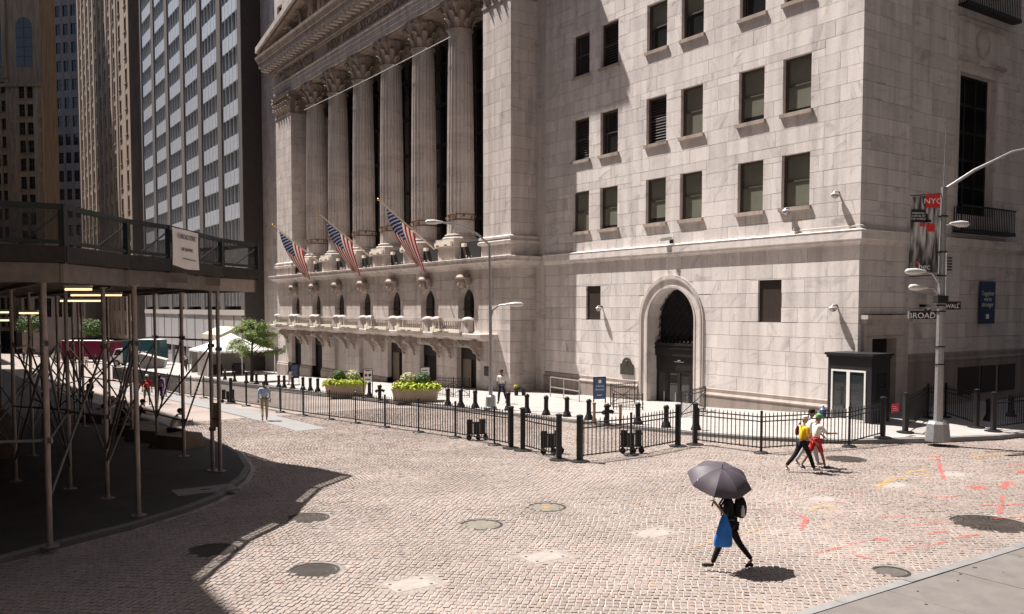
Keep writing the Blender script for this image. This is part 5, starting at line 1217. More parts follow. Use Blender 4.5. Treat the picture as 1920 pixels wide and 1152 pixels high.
# wheeled barrier carts
for (x,y),lab in [((893,826),'wheeled black cart clamped to the fence by the lamp post'),((1033,852),'wheeled black cart clamped behind the thick corner posts'),((1183,851),'wheeled black cart at the middle of the short fence'),((428,756),'wheeled black cart at the far fence end by the shed')]:
    p=onG(x,y); p.z=grnd(p); t=thing('barrier_cart',lab,'cart',p,random.uniform(0,.6),'wheeled carts on the fence')
    for dx in(-.24,0,.24): MB().box(dx-.1,dx+.1,-.05,.05,.2,.75-.1*(dx==0)).build('weight',BLACK,t)
    MB().box(-.36,.36,-.03,.03,.6,.65).box(-.36,.36,-.03,.03,.2,.24).build('bar',BLACK,t)
    for dx in(-.3,.05,.32):
        b=MB(); b.lathe([(.085,-.03),(.1,-.02),(.1,.02),(.085,.03)],14); b.v=[(dx+x_,-.1+z_,.1+y_) for x_,y_,z_ in b.v]; q=b.build('wheel',IRON,t,True)
        MB().box(dx-.03,dx+.03,-.12,-.02,.1,.24).build('fork',BLACK,t).parent=q
# bollards
bb=MB(); bb.lathe([(.2,0),(.2,.06),(.17,.1),(.155,.17),(.12,.22),(.105,.28)],16); bbm=bb.mesh('base',smooth=True); bbm.materials.append(IRON)
bs_=MB(); bs_.lathe([(.1,.26),(.098,.72),(.11,.73),(.11,.76)],16); bsm_=bs_.mesh('shaft',smooth=True); bsm_.materials.append(IRON)
bc=MB(); bc.lathe([(.115,.75),(.12,.78),(.1,.84),(.06,.88),(.01,.895)],16); bcm=bc.mesh('cap',smooth=True); bcm.materials.append(IRON)
BP=[(422,715),(440,719),(462,722),(481,724),(499,726),(519,730),(532,731),(546,733),(562,735.5),(578,737),(595,738.5),(673,747),(692,749),(833,766),(862,768),(891,770),(953,775),(988,780),(1024,784),(1063,787),(1104,793),(1196,802),(1249,808),(1305,813),(1853,801),(1895,793)]
for q in BP:
    p=onG(*q); w,s=to_sw(p.x,p.y); wk=max(w,kerbw(s)+.45); p=sw(wk,s,zsw(wk,s)); t=thing('bollard','black cast iron bollard with a domed cap along the sidewalk edge','bollard',p,0,'bollards along the exchange sidewalk')
    inst('base',bbm,t,(0,0,0)); inst('shaft',bsm_,t,(0,0,0)); inst('cap',bcm,t,(0,0,0))
def onSW(x,y):
    d=ray(x,y); z=0
    for _ in range(50):
        k=(z-CAMZ)/d.z; w,s=to_sw(k*d.x,k*d.y); z=.5*z+.5*zsw(w,s)
    return Vector((k*d.x,k*d.y,z))
# standpipes, short tan posts
for q,lab in [((712,751),'black standpipe with side outlets between the two planters'),((1138,797),'black standpipe with brass cap by the short tan posts')]:
    p=onSW(*q); t=thing('standpipe',lab,'standpipe',p,.4)
    b=MB(); b.lathe([(.16,0),(.16,.04),(.1,.06),(.1,.7),(.13,.72),(.13,.78),(.08,.84),(.03,.88)],14); b.build('pipe',IRON,t,True)
    for sd in(-1,1): b=MB(); b.tube([(0,0,.55),(sd*.16,-.06,.55),(sd*.24,-.1,.5)],[.07,.07,.085],10); b.build('outlet',IRON,t,True)
    b=MB(); b.lathe([(.1,.78),(.1,.86),(.03,.9)],12); b.build('cap',M('brass_cap',(.3,.22,.1),.4,.7),t)
TAN=M('tan_post_paint',(.30,.22,.15),.7,0,.2)
for q,lab in [((1114,797),'short tan pipe post beside the standpipe'),((1163,801),'short tan pipe post with square collar')]:
    p=onSW(*q); t=thing('pipe_post',lab,'post',p,0); b=MB(); b.lathe([(.09,0),(.09,.02),(.06,.03),(.06,.85)],12); b.build('pipe',TAN,t,True); b=MB(); b.lathe([(.075,.82),(.075,.9),(.05,.92)],12); b.build('cap',TAN,t,True)
# planters
LEAFY=M('chartreuse_leaf',(.38,.46,.03),.6,0,.35,7); LEAFG=M('boxwood_leaf',(.05,.11,.02),.6,0,.4,9); LEAFV=M('variegated_leaf',(.42,.42,.24),.6,0,.4,9); LEAFP=M('dusky_leaf',(.16,.1,.06),.6,0,.4,9); PLANT=stone('sandstone_planter',(.42,.335,.255),.1,None,.05,.15,.8,2)
def leaf_cloud(parent,name,mat,c,size,n,ls,seed,shell=True):
    r=random.Random(seed); b=MB()
    for _ in range(n):
        th=r.uniform(0,6.283); ph=math.acos(r.uniform(-.6,1)); q=(r.uniform(.78,1.05) if shell else r.random()**.5)
        d=Vector((math.sin(ph)*math.cos(th),math.sin(ph)*math.sin(th),math.cos(ph))); p=Vector(c)+Vector((d.x*size[0],d.y*size[1],d.z*size[2]))*q
        t1=(d.cross(Vector((r.uniform(-1,1),r.uniform(-1,1),r.uniform(-1,1))))).normalized(); nn=(d+Vector((r.uniform(-.7,.7),r.uniform(-.7,.7),r.uniform(-.3,.9)))).normalized(); t1=(t1-nn*t1.dot(nn)).normalized(); t2=nn.cross(t1); l=ls*r.uniform(.6,1.3)
        b.add([tuple(p-t1*l),tuple(p+t2*l*.45),tuple(p+t1*l+nn*l*.2),tuple(p-t2*l*.45)],[(0,1,2,3)])
    return b.build(name,mat,parent)
for (xa,xb,yb),lab,seed,ball in [((607,670,744),'low stone planter with chartreuse leaves nearer the far flag',1,(.3,.68)),((730,811,755),'low stone planter with chartreuse leaves nearer the lamp post',2,(.66,.32))]:
    a,c=onSW(xa,yb),onSW(xb,yb); L=(c-a).length; ctr=(a+c)/2+Vector((.2,.75,0)); ctr.z=min(a.z,c.z); t=thing('planter',lab,'planter',ctr,0)
    h=.66; o=L/2
    b=MB(); P8=[(-o*.9,-.75,0),(o*.9,-.75,0),(o*.9,.75,0),(-o*.9,.75,0),(-o,-.85,h),(o,-.85,h),(o,.85,h),(-o,.85,h)]
    b.add(P8,[(3,2,1,0),(0,1,5,4),(1,2,6,5),(2,3,7,6),(3,0,4,7)]); b.box(-o-.03,o+.03,-.9,.9,h,h+.08); b.build('trough',PLANT,t)
    rr2=random.Random(seed)
    for k in range(13):
        x=-o+L*(k+.5)/13; leaf_cloud(t,'trailing_foliage',LEAFY,(x+rr2.uniform(-.1,.1),-.75+rr2.uniform(-.1,.2),h+.14),(.26,.28,.24+rr2.uniform(-.05,.1)),95,.1,seed*40+k,False)
    for k in range(9): leaf_cloud(t,'trailing_foliage',LEAFY if k%2 else LEAFP,(-o+L*(k+.5)/9,.1,h+.2),(.3,.5,.28),90,.09,seed*70+k,False)
    fb=ball; core=MB(); core.ball((-o+L*fb[0],0,h+.52),.3,10,8); core.build('shrub_core',LEAFG,t); leaf_cloud(t,'clipped_shrub',LEAFG,(-o+L*fb[0],0,h+.52),(.4,.4,.4),700,.055,seed*9)
    core=MB(); core.ball((-o+L*fb[1],0,h+.5),.28,10,8); core.build('shrub_core',LEAFV,t); leaf_cloud(t,'variegated_shrub',LEAFV,(-o+L*fb[1],0,h+.5),(.42,.42,.4),500,.075,seed*11)
# signs on stands
def stand(lab,q,wd,ht,zb,face,rz,lines,col,legs=True,cat='sign',nm='sign_stand'):
    p=onSW(*q); t=thing(nm,lab,cat,p,rz)
    MB().box(-wd/2,wd/2,-.02,.02,zb,zb+ht).build('panel',face,t)
    fm=MB()
    for x in(-wd/2-.02,wd/2+.02): fm.box(x-.02,x+.02,-.025,.025,0,zb+ht+.02)
    fm.box(-wd/2-.02,wd/2+.02,-.025,.025,zb+ht,zb+ht+.04); fm.build('frame',BLACK,t)
    MB().box(-wd/2-.1,wd/2+.1,-.2,.2,0,.025).build('foot',BLACK,t)
    for tx,z,sz in lines:
        if tx: text_on(tx,sz,col,t,(0,-.022,z),(1,0,0),(0,0,1))
        else: h_=wd*random.uniform(.28,.4); MB().box(-h_,h_,-.026,-.02,z-sz*.3,z+sz*.3).build('print_line',col,t)
    return t
SB=M('slate_blue_sign',(.05,.095,.21),.5,0,.05)
t=stand('slate blue entrance sign on a black frame by the stair railing',(1124,774),.55,.98,.62,SB,.35,[('2 Broad',1.22,.12),('Entrance',1.06,.12)],WTXT); MB().box(-.07,.07,-.026,-.021,1.36,1.5).build('logo',WTXT,t); MB().box(-.14,.1,-.026,-.021,.79,.82).build('arrow',WTXT,t)
t=stand('white notice board with two round pictures between the planters',(690,746),.48,.68,.95,WHITE,.3,[('',1.56,.09),('',1.05,.07)],BTXT)
for x in(-.11,.11):
    b=MB(); b.lathe([(.085,0),(.085,.006)],16); b.v=[(x+a_,-.022-c_,1.3+b_) for a_,b_,c_ in b.v]; b.build('pictogram',M('dark_red_print' if x<0 else 'black_print',(.2,.04,.03) if x<0 else (.03,.03,.03),.6),t)
stand('white notice board leaning behind the planter by the lamp post',(797,746),.5,.75,.95,WHITE,.3,[('',1.55,.09),('',1.4,.09)],SB)
stand('tall blue notice board beside the dark jacketed person',(551,722),.72,1.0,.5,BLUE,.3,[('',1.42-.1*k_,.05) for k_ in range(8)],M('pale_blue_print',(.22,.26,.4),.6))
# stainless hand rail
p=onSW(1032,744); t=thing('hand_rail','stainless tube hand rail standing alone on the sunny sidewalk','railing',p,0); e=onSW(1086,754)-p
for f in(0,.48,1): MB().tube([e*f,e*f+Vector((0,0,1.1))],.03,8).build('post',STEEL,t,True)
for z in(.55,1.1): MB().tube([Vector((0,0,z)),e+Vector((0,0,z))],.03,8).build('rail',STEEL,t,True)
# iron stair railings by the arched entrance and by the podium door
def ironrail(lab,pts,h=1.05,scroll=True):
    P_=[onSW(*q) for q in pts]; t=thing('iron_railing',lab,'railing',P_[0],0); o=P_[0]
    for a,c in zip(P_,P_[1:]):
        a=a-o;c=c-o; L=(c-a).length; n=max(2,round(L/.16))
        for z in(.12,h-.15,h): MB().bar(a+Vector((0,0,z)),c+Vector((0,0,z)),.035,.03).build('rail',IRON,t)
        for k in range(n+1):
            p=a.lerp(c,k/n); MB().bar(p,p+Vector((0,0,h+.08)),.02 if 0<k<n else .05).build('baluster' if 0<k<n else 'post',IRON,t)
        if scroll: MB().bar(a+Vector((0,0,.15)),c+Vector((0,0,h-.2)),.025).build('cross_bar',IRON,t); MB().bar(c+Vector((0,0,.15)),a+Vector((0,0,h-.2)),.025).build('cross_bar',IRON,t)
ironrail('black iron stair railing on the shadow side of the arched entrance',[(1145,763),(1190,757)]); ironrail('black iron railing with crossed bars on the kiosk side of the arch',[(1277,783),(1322,770)]); ironrail('low black iron steps railing before the arch',[(1150,768),(1205,769)],.7,False)
ironrail('black iron railing in front of the podium door by the lamp post',[(818,742),(850,745),(880,746)])
# ---- street lamps
def cobra(t,base,tip,nm='lamp_head',mat=LAMPW):
    d=(tip-base); d.z=0; u=d.normalized(); b=MB(); b.tube([tip-u*.1,tip+u*.05,tip+u*.3,tip+u*.62,tip+u*.72],[.045,.07,.12,.1,.03],10); m=b.build(nm,mat,t,True,off=(0,0,0))
    return m
p=onSW(920,768); LP1=thing('street_lamp','slim grey street lamp with a long upper arm and a short lower arm','street lamp',p,0)
top=7.9; MB().tube([(0,0,.6),(0,0,4),(-.05,0,top)],[.095,.08,.055],12).build('pole',STEELG,LP1,True); MB().box(-.3,.3,-.3,.3,0,.12).build('foot',STEELG,LP1); b=MB(); b.lathe([(.29,.1),(.25,.16),(.23,.62),(.16,.7)],8); b.build('pedestal',STEELG,LP1)
tipL=Vector((-2.35,-.3,top+1.0)); MB().tube([(-.05,0,top-.05),(-.6,-.05,top+.45),(-1.4,-.15,top+.88),(-2.35,-.3,top+1.0)],[.055,.05,.045,.04],8).build('arm',STEELG,LP1,True); cobra(LP1,Vector((-1.4,-.15,0)),tipL)
MB().tube([(0,0,4.3),(.12,-.05,4.75),(.45,-.15,5.0),(.85,-.25,5.03)],[.04,.035,.03,.03],8).build('arm',STEELG,LP1,True); cobra(LP1,Vector((.45,-.15,0)),Vector((.85,-.25,5.03)))
p=onSW(1758,827); LP2=thing('street_lamp','tall octagonal grey street lamp post with banner arms and street name signs','street lamp',p,0)
b=MB(); b.lathe([(.42,0),(.42,.06),(.36,.6),(.3,.68)],8); b.build('pedestal',STEELG,LP2)
b=MB(); b.lathe([(.15,.66),(.125,5),(.09,8.6)],8); b.build('pole',STEELG,LP2); MB().tube([(0,0,8.6),(.02,0,10.4)],[.02,.012],6).build('lightning_rod',STEELG,LP2)
arm=[(.08,0,8.55),(1.0,0,9.15),(2.2,-.1,9.75),(3.6,-.2,10.05)]; MB().tube(arm,[.06,.055,.045,.04],8).build('arm',STEELG,LP2,True); cobra(LP2,Vector((2.2,-.1,0)),Vector((3.6,-.2,10.05)))
MB().tube([(0,0,4.9),(-.1,-.05,5.35),(-.4,-.15,5.7),(-.75,-.25,5.75)],.035,8).build('arm',STEELG,LP2,True); cobra(LP2,Vector((-.4,-.15,0)),Vector((-.75,-.25,5.75)))
MB().tube([(0,0,4.55),(-.12,-.1,4.95),(-.4,-.25,5.2),(-.75,-.4,5.22)],.035,8).build('arm',STEELG,LP2,True); cobra(LP2,Vector((-.4,-.25,0)),Vector((-.75,-.4,5.22)))
MB().tube([(.1,.2,7.3),(.5,.25,7.4)],.035,8).build('arm',STEELG,LP2,True); cobra(LP2,Vector((.3,.2,0)),Vector((.45,.25,7.4)))
cl=MB()
for z in (4.6,4.4,3.2,2.6,5.6,6.4,7.6): cl.lathe([(.165,z),(.165,z+.04)],8)
cl.box(-.2,.15,-.2,.15,4.7,4.95); cl.build('clamps',IRON,LP2)
b=MB(); b.box(.18,.62,.05,.25,4.9,6.4); b.build('equipment_box',STEELG,LP2); b=MB(); [b.box(.2,.36,.035,.05,5.8+.1*k,5.85+.1*k) for k in range(5)]; b.build('vent',IRON,LP2)
# banner
t=thing('street_banner','grey and red street banner lettered NYC and bgc on the lamp post','banner',p+Vector((-.12,0,5.7)),0); x0,x1,z0,z1=-.98,-.02,0,2.62
def banner_mat():
    m=bpy.data.materials.new('printed_banner'); tt,N,L,b=nodes(m); b.inputs['Roughness'].default_value=.55
    tc=N.new('ShaderNodeTexCoord'); mp=N.new('ShaderNodeMapping'); mp.inputs['Rotation'].default_value=(0,rad(-28),0); mp.inputs['Scale'].default_value=(3.2,1,.5); L.new(tc.outputs['Object'],mp.inputs[0])
    v=N.new('ShaderNodeTexVoronoi'); v.inputs['Scale'].default_value=1.3; L.new(mp.outputs[0],v.inputs['Vector']); n=N.new('ShaderNodeTexNoise'); n.inputs['Scale'].default_value=2.2; n.inputs['Detail'].default_value=3; L.new(mp.outputs[0],n.inputs['Vector'])
    sp=N.new('ShaderNodeSeparateXYZ'); L.new(tc.outputs['Object'],sp.inputs[0]); g=N.new('ShaderNodeMapRange'); g.inputs[1].default_value=0; g.inputs[2].default_value=1.3; g.inputs[3].default_value=.16; g.inputs[4].default_value=.85; L.new(sp.outputs[2],g.inputs[0])
    r=N.new('ShaderNodeValToRGB'); r.color_ramp.elements[0].position=.4; r.color_ramp.elements[0].color=(.06,.06,.065,1); r.color_ramp.elements[1].position=.6; r.color_ramp.elements[1].color=(.72,.7,.7,1); L.new(n.outputs[0],r.inputs[0])
    s=N.new('ShaderNodeVectorMath'); s.operation='SCALE'; L.new(r.outputs[0],s.inputs[0]); L.new(g.outputs[0],s.inputs['Scale']); L.new(s.outputs[0],b.inputs['Base Color']); return m
b=MB(); nx,nz=10,22
for i in range(nx+1):
    for j in range(nz+1):
        f=i/nx; g=j/nz; b.v.append((x0+(x1-x0)*f-.04*(1-g)*(1-f),.03*math.sin(5*f+4*g)*math.sin(math.pi*f),z0+(z1-z0)*g+.08*f-.05))
for i in range(nx):
    for j in range(nz): k=i*(nz+1)+j; b.f.append((k,k+nz+1,k+nz+2,k+1)); b.r.append(0)
b.build('cloth',banner_mat(),t,True); RB=M('banner_red',(.62,.035,.03),.5,0,.05); BB=M('banner_black',(.015,.015,.017),.5)
MB().box(-.5,-.02,-.05,-.035,2.2,2.66).build('red_field',RB,t); text_on('NYC',.26,WTXT,t,(-.26,-.052,2.42),(1,0,0),(0,0,1),1.15)
MB().box(-.98,-.5,-.05,-.035,1.72,2.14).build('black_field',BB,t)
for i,tx in enumerate(('FINANCIAL','CAPITAL OF','THE WORLD')): text_on(tx,.085,WTXT,t,(-.74,-.052,2.02-.095*i),(1,0,0),(0,0,1))
MB().box(-.45,-.18,-.05,-.035,1.4,1.66).build('red_field',RB,t); MB().box(-.68,-.5,-.05,-.035,1.58,1.7).build('red_field',RB,t); MB().box(-.5,-.42,-.052,-.036,1.72,2.0).box(-.5,-.3,-.052,-.036,1.72,1.8).build('black_field',BB,t)
text_on('bgc',.3,WTXT,t,(-.5,-.052,.22),(1,0,0),(0,0,1)); b=MB(); b.lathe([(.05,0),(.05,.005)],12); b.v=[(-.74+a_,-.045-c_,.36+b_) for a_,b_,c_ in b.v]; b.build('red_dot',RB,t); text_on('?',.2,WTXT,t,(-.82,-.052,.24),(1,0,0),(0,0,1)) if False else None
for z in (-.06,2.66): MB().tube([(.05,0,z+.02),(-1.0,0,z-.05)],.02,6).build('bracket',IRON,t)
# street name signs
def nsign(lab,off,L,txt,sm,sz,rz):
    t=thing('street_sign',lab,'street sign',p+Vector(off),rz); MB().box(0,L,-.012,.012,-.14,.14).build('plate',BB,t); text_on(txt,sz,WTXT,t,(L*.44,-.014,-.03),(1,0,0),(0,0,1),1.05); text_on('ST',sz*.45,WTXT,t,(L*.84,-.014,.05),(1,0,0),(0,0,1))
    if sm: text_on(sm,.07,WTXT,t,(L*.5,-.014,.1),(1,0,0),(0,0,1))
    MB().box(-.06,0,-.03,.03,-.12,.12).build('clamp',STEELG,t)
nsign('black street name sign reading BROAD ST on the lamp post',(-1.1,-.12,4.3),.92,'BROAD',None,.27,.05); nsign('black street name sign reading WALL ST on the lamp post',(.16,.0,4.62),.6,'WALL',None,.19,.25)
# ---- guard kiosk (glass doors towards Broad Street)
t=street_thing('guard_kiosk','black guard kiosk with white framed glass doors beside the building corner','kiosk',30.3,20.3,.1)
KM=M('black_kiosk_panel',(.018,.017,.018),.45,0,.15,6); a0,a1,k0,k1=29.66,30.86,19.38,21.3; zb_,zt=.0,2.86
b=MB(); b.box(a0,a0+.08,k0,k1,zb_,.32).box(a0,a0+.08,k0,k1,2.3,zt).box(a0,a0+.08,k0,k0+.24,.32,2.3).box(a0,a0+.08,k1-.16,k1,.32,2.3)
b.box(a0+.08,a1,k0,k0+.08,zb_,zt).box(a0+.08,a1,k1-.08,k1,zb_,zt).box(a1-.08,a1,k0+.08,k1-.08,zb_,zt).box(a0+.08,a1-.08,k0+.08,k1-.08,zb_,.1); b.build('shell',KM,t)
MB().box(a0-.1,a1+.06,k0-.1,k1+.1,zt,zt+.1).build('roof',KM,t); MB().box(a0-.05,a1+.03,k0-.05,k1+.05,zt-.1,zt-.002).build('roof_edge',KM,t)
MB().box(a0+.35,a1-.25,k0-.015,k0,1.2,2.2).build('side_window',PANED,t)
km=(k0+.24+k1-.16)/2
for c_,d_ in ((k0+.24,km),(km,k1-.16)):
    f=MB(); f.box(a0-.02,a0+.06,c_,c_+.07,.32,2.3).box(a0-.02,a0+.06,d_-.07,d_,.32,2.3).box(a0-.02,a0+.06,c_+.07,d_-.07,2.23,2.3).box(a0-.02,a0+.06,c_+.07,d_-.07,.32,.39)
    q=f.build('glass_door',WHITE,t); MB().box(a0+.01,a0+.03,c_+.07,d_-.07,.39,2.23).build('pane',glass('kiosk_glass',(.03,.035,.038),.03,.9),t).parent=q
MB().box(a0+.6,a1-.2,k0+.3,k1-.4,.1,1.1).build('desk',DARK,t)
# water cooler bottle and bin by the kiosk
p=onSW(1543,782); t=thing('water_bottle','blue ribbed water bottle standing by the kiosk','bottle',p,0); b=MB(); b.lathe([(.13,0),(.14,.03),(.14,.12),(.13,.14),(.14,.16),(.14,.3),(.06,.38),(.04,.44)],14); b.build('bottle',M('blue_plastic',(.06,.12,.25),.3),t,True); b=MB(); b.lathe([(.045,.43),(.045,.48)],10); b.build('cap',WHITE,t)
# flower pots by the podium corner
p=onSW(968,742); t=thing('flower_pots','two small black pots with yellow flowers by the podium corner','flower pot',p,0)
for x in(0,.42):
    b=MB(); b.lathe([(.1,0),(.14,.4),(.15,.42)],12,(x,0,0)); b.build('pot',IRON,t,True)
leaf_cloud(t,'blossom',M('yellow_blossom',(.6,.45,.03),.6,0,.2),(0,0,.5),(.18,.18,.14),90,.05,5,False); leaf_cloud(t,'foliage',LEAFG,(.1,0,.46),(.24,.16,.12),120,.06,6,False)
# ================================================================ people
UM=onG(1368,1068,.022)
# woman with the umbrella: walks towards the shed, umbrella tipped to the sun side
Jw=skeleton(1.62,6,((-24,14),(28,8)),((-32,10,22,0),(12,14,128,16)),female=True)
hd=rad(82)
PWm=person('woman in black walking under a dark umbrella with backpack and blue bag',UM,hd,Jw,SKA,CB_BLK,CB_BLK,SHB,HAIRB,'short','tight','bun')
rz=Matrix.Rotation(hd,3,'Z'); hold=UM+rz@Jw['hal']
b=MB(); k=Jw['k']; cb=(Jw['chest']+Jw['waist'])/2+Vector((0,-.2,.05))
t=thing('backpack','black backpack worn by the woman under the umbrella','backpack',UM,hd)
m=skin_mesh([cb+Vector((0,.02,-.2)),cb+Vector((0,0,-.08)),cb+Vector((0,.0,.1)),cb+Vector((0,.04,.22))],[(0,1),(1,2),(2,3)],[(.13,.1),(.16,.13),(.15,.12),(.09,.06)]); link('pack',m,CB_BLK,t)
for s_ in(-1,1): MB().tube([cb+Vector((s_*.1,.08,.2)),Jw['sh'+('r' if s_>0 else 'l')]+Vector((-.05*s_,.03,.06)),Jw['chest']+Vector((s_*.11,.15,-.02)),Jw['waist']+Vector((s_*.13,.02,-.02)),cb+Vector((s_*.12,.08,-.18))],.022,6).build('strap',CB_BLK,t)
b=MB(); q=cb+Vector((-.17,-.02,-.12)); b.lathe([(.035,0),(.035,.13),(.02,.16),(.02,.19)],10,tuple(q)); b.build('bottle',M('clear_bottle',(.45,.47,.5),.15),t,True)
# blue bag on the raised forearm
el=Jw['ell'].lerp(Jw['wrl'],.25); t=thing('tote_bag','bright blue cloth tote hanging from her bent arm','bag',UM,hd); BLU=M('bright_blue_bag',(.008,.13,.47),.6,0,.2,4,bump=.8,bscale=9)
b=MB(); W2=[(.035,.04,0),(.07,.06,-.1),(.11,.075,-.24),(.145,.08,-.38),(.165,.07,-.5),(.15,.045,-.57),(.1,.02,-.585)]; n=14; base=el+Vector((-.01,-.03,-.03))
for r1,r2,z in W2:
    for i in range(n):
        a=6.283*i/n; w_=1+.13*math.sin(5*a+z*7)+.06*math.sin(11*a-z*13); b.v.append((base.x+r2*math.cos(a)*w_,base.y+.05*(-z)+r1*math.sin(a)*w_,base.z+z))
for i in range(len(W2)-1):
    for j in range(n): b.f.append((i*n+j,i*n+(j+1)%n,(i+1)*n+(j+1)%n,(i+1)*n+j)); b.r.append(0)
b.f.append(tuple((len(W2)-1)*n+j for j in range(n))); b.r.append(0); b.build('cloth',BLU,t,True)
MB().tube([base+Vector((0,-.05,-.02)),el+Vector((.0,-.03,.06)),el+Vector((0,.03,.06)),base+Vector((0,.06,-.02))],.016,6).build('handle',BLU,t)
# umbrella
UC=atY(1352,886,15.42); t=thing('umbrella','open dark grey eight panel umbrella held over the walking woman','umbrella',UC,0)
tiltv=Vector((.1,-.42,1)).normalized(); Rm=tiltv.to_track_quat('Z','X').to_matrix()
RU=.585; nseg=8; UMM=M('umbrella_cloth',(.075,.062,.078),.55,0,.12,3,bump=.08,bscale=8)
for pnl in range(nseg):
    b=MB(); na,nr_=6,7
    for i in range(nr_+1):
        f=i/nr_
        for j in range(na+1):
            g=j/na; a=2*math.pi*(pnl+g)/nseg+.2; sag=1-.085*f*math.sin(math.pi*g); rr_=RU*math.sin(f*1.2)/math.sin(1.2)*sag; z=.27*(math.cos(f*1.25)-math.cos(.72))/(1-math.cos(1.25))*1.0-.02*f*math.sin(math.pi*g)
            b.v.append(tuple(Rm@Vector((rr_*math.cos(a),rr_*math.sin(a),z))))
    for i in range(nr_):
        for j in range(na): q=i*(na+1)+j; b.f.append((q,q+1,q+na+2,q+na+1)); b.r.append(0)
    b.build('panel',UMM,t,True)
apex=Rm@Vector((0,0,.13)); b=MB()
for pnl in range(nseg):
    a=2*math.pi*pnl/nseg+.2; rib=MB().tube([Rm@Vector((RU*math.sin(f*1.2)/math.sin(1.2)*math.cos(a),RU*math.sin(f*1.2)/math.sin(1.2)*math.sin(a),.27*(math.cos(f*1.25)-math.cos(.72))/(1-math.cos(1.25))-.008)) for f in (0,.25,.5,.75,1)],.005,5).build('rib',STEEL,t)
hl=hold-UC; MB().tube([apex+Rm@Vector((0,0,.06)),apex,hl,hl+(hl-apex).normalized()*.1],[.006,.008,.008,.016],7).build('shaft',BLACK,t)
# man in the blue shirt
p=onG(496,790); person('man in light blue shirt and khaki trousers walking away along the fence',p+Vector((0,0,.03)),rad(20),skeleton(1.76,2,((8,4),(-14,20)),((5,10,15,0),(-6,10,25,0))),SKB,CB_LBL,CB_KHK,SHR,HAIRB)
# guard by the podium
p=onSW(941,757); person('guard in white shirt, dark trousers and red cap walking past the podium',p,rad(160),skeleton(1.76,2,((18,6),(-16,22)),((-8,12,12,0),(14,12,16,0))),SKB,CB_WHT,CB_NAVY,SHB,CB_MAR,'short','long','cap')
# group of three by the fence
p=onG(1504,885,.022); person('person in yellow shirt, black trousers and pale cap walking by the fence',p,rad(-82),skeleton(1.66,4,((26,6),(-26,16)),((10,10,40,0),(6,10,30,0))),SKA,CB_YEL,CB_BLK,SHW,M('pale_cap',(.5,.5,.52),.7),'short','long','cap')
t=thing('shoulder_bag','dark maroon bag on the back of the person in yellow','bag',p,rad(-82)); m=skin_mesh([Vector((.06,-.2,1.06)),Vector((.05,-.2,1.2)),Vector((.04,-.17,1.34))],[(0,1),(1,2)],[(.06,.045),(.07,.05),(.04,.03)]); link('pouch',m,CB_MAR,t); MB().tube([(.05,-.15,1.36),(-.1,-.05,1.4),(-.17,.08,1.2),(-.16,.1,.95)],.014,6).build('strap',BLACK,t)
p=onG(1529,881,.022); person('person in white shirt, red shorts and green cap walking beside yellow shirt',p,rad(-80),skeleton(1.64,5,((20,4),(-22,14)),((30,10,60,0),(20,10,70,0))),SKB,CB_WHT,CB_RED,SHBL,M('green_cap',(.12,.3,.1),.7),'short','short','cap')
p=onG(1517,874,.022); person('person in black cap half hidden behind the yellow and white shirts',p,rad(-80),skeleton(1.7,4,((18,4),(-20,14)),((10,10,40,0),(6,10,30,0))),SKB,CB_WHT,M('grey_striped_trousers',(.4,.4,.42),.8),SHW,CB_BLK,'short','long','cap')
# seated and standing people at the shed
p=onG(320,836,.13)+Vector((0,.1,.0)); person('man in white shirt seated on a block looking at his phone',p,rad(-70),skeleton(1.74,22,((82,78),(80,72)),((28,10,72,18),(26,10,74,18)),head=(0,40),sit=.56),SKC,CB_WHT,CB_NAVY,SHB,HAIRB)
J=skeleton(1.74,22,((82,78),(80,72)),((28,10,72,18),(26,10,74,18)),head=(0,40),sit=.56); t=thing('mobile_phone','small phone held by the seated man','phone',p,rad(-70)); q=(J['har']+J['hal'])/2; MB().cbox(tuple(q+Vector((0,.03,.03))),(.075,.012,.15)).build('body',BLACK,t); MB().cbox(tuple(q+Vector((0,.022,.03))),(.065,.003,.135)).build('screen',PANED,t)
for (x,y),lab,rzz,J in [((228,815),'seated person in black tee facing the seats edge',-40,skeleton(1.7,12,((80,80),(75,70)),((20,8,50,8),(18,8,52,8)),sit=.56)),((257,812),'seated person in black with dark cap beside the black tee',-60,skeleton(1.72,18,((80,80),(75,70)),((24,8,55,8),(22,8,58,8)),sit=.56)),((190,789),'hunched person in black leaning over on the farthest block seat',-75,skeleton(1.7,48,((85,80),(78,72)),((50,8,40,8),(48,8,42,8)),sit=.54))]:
    person(lab,onG(x,y,.13),rad(rzz),J,SKA,CB_BLK,CB_GRY if x!=190 else CB_KHK,SHB,HAIRB if x!=257 else CB_BLK,'short','long','cap' if x==257 else 'short')
person('slim dark figure with hair bun standing beyond the scaffold posts',onG(170,768,.02),rad(60),skeleton(1.62,0,((6,4),(-6,6)),((10,8,110,10),(0,8,20,0)),female=True),SKB,CB_BLK,CB_GRY,SHB,HAIRB,'short','short','bun')
p=onG(276,762,.02); person('person in shorts wearing a red backpack walking down the street',p,rad(15),skeleton(1.75,3,((16,6),(-16,18)),((-8,10,14,0),(8,10,14,0))),SKB,CB_RED,CB_KHK,SHB,WHITE,'short','short','cap')
t=thing('backpack','red backpack on the person in shorts','backpack',p,rad(15)); m=skin_mesh([Vector((0,-.2,1.0)),Vector((0,-.22,1.15)),Vector((0,-.2,1.36))],[(0,1),(1,2)],[(.15,.1),(.17,.13),(.1,.07)]); link('pack',m,M('red_backpack',(.5,.04,.03),.7),t); [MB().tube([(sx*.1,-.14,1.4),(sx*.13,0,1.46),(sx*.13,.13,1.3),(sx*.14,0,1.05)],.02,6).build('strap',BLACK,t) for sx in(-1,1)]
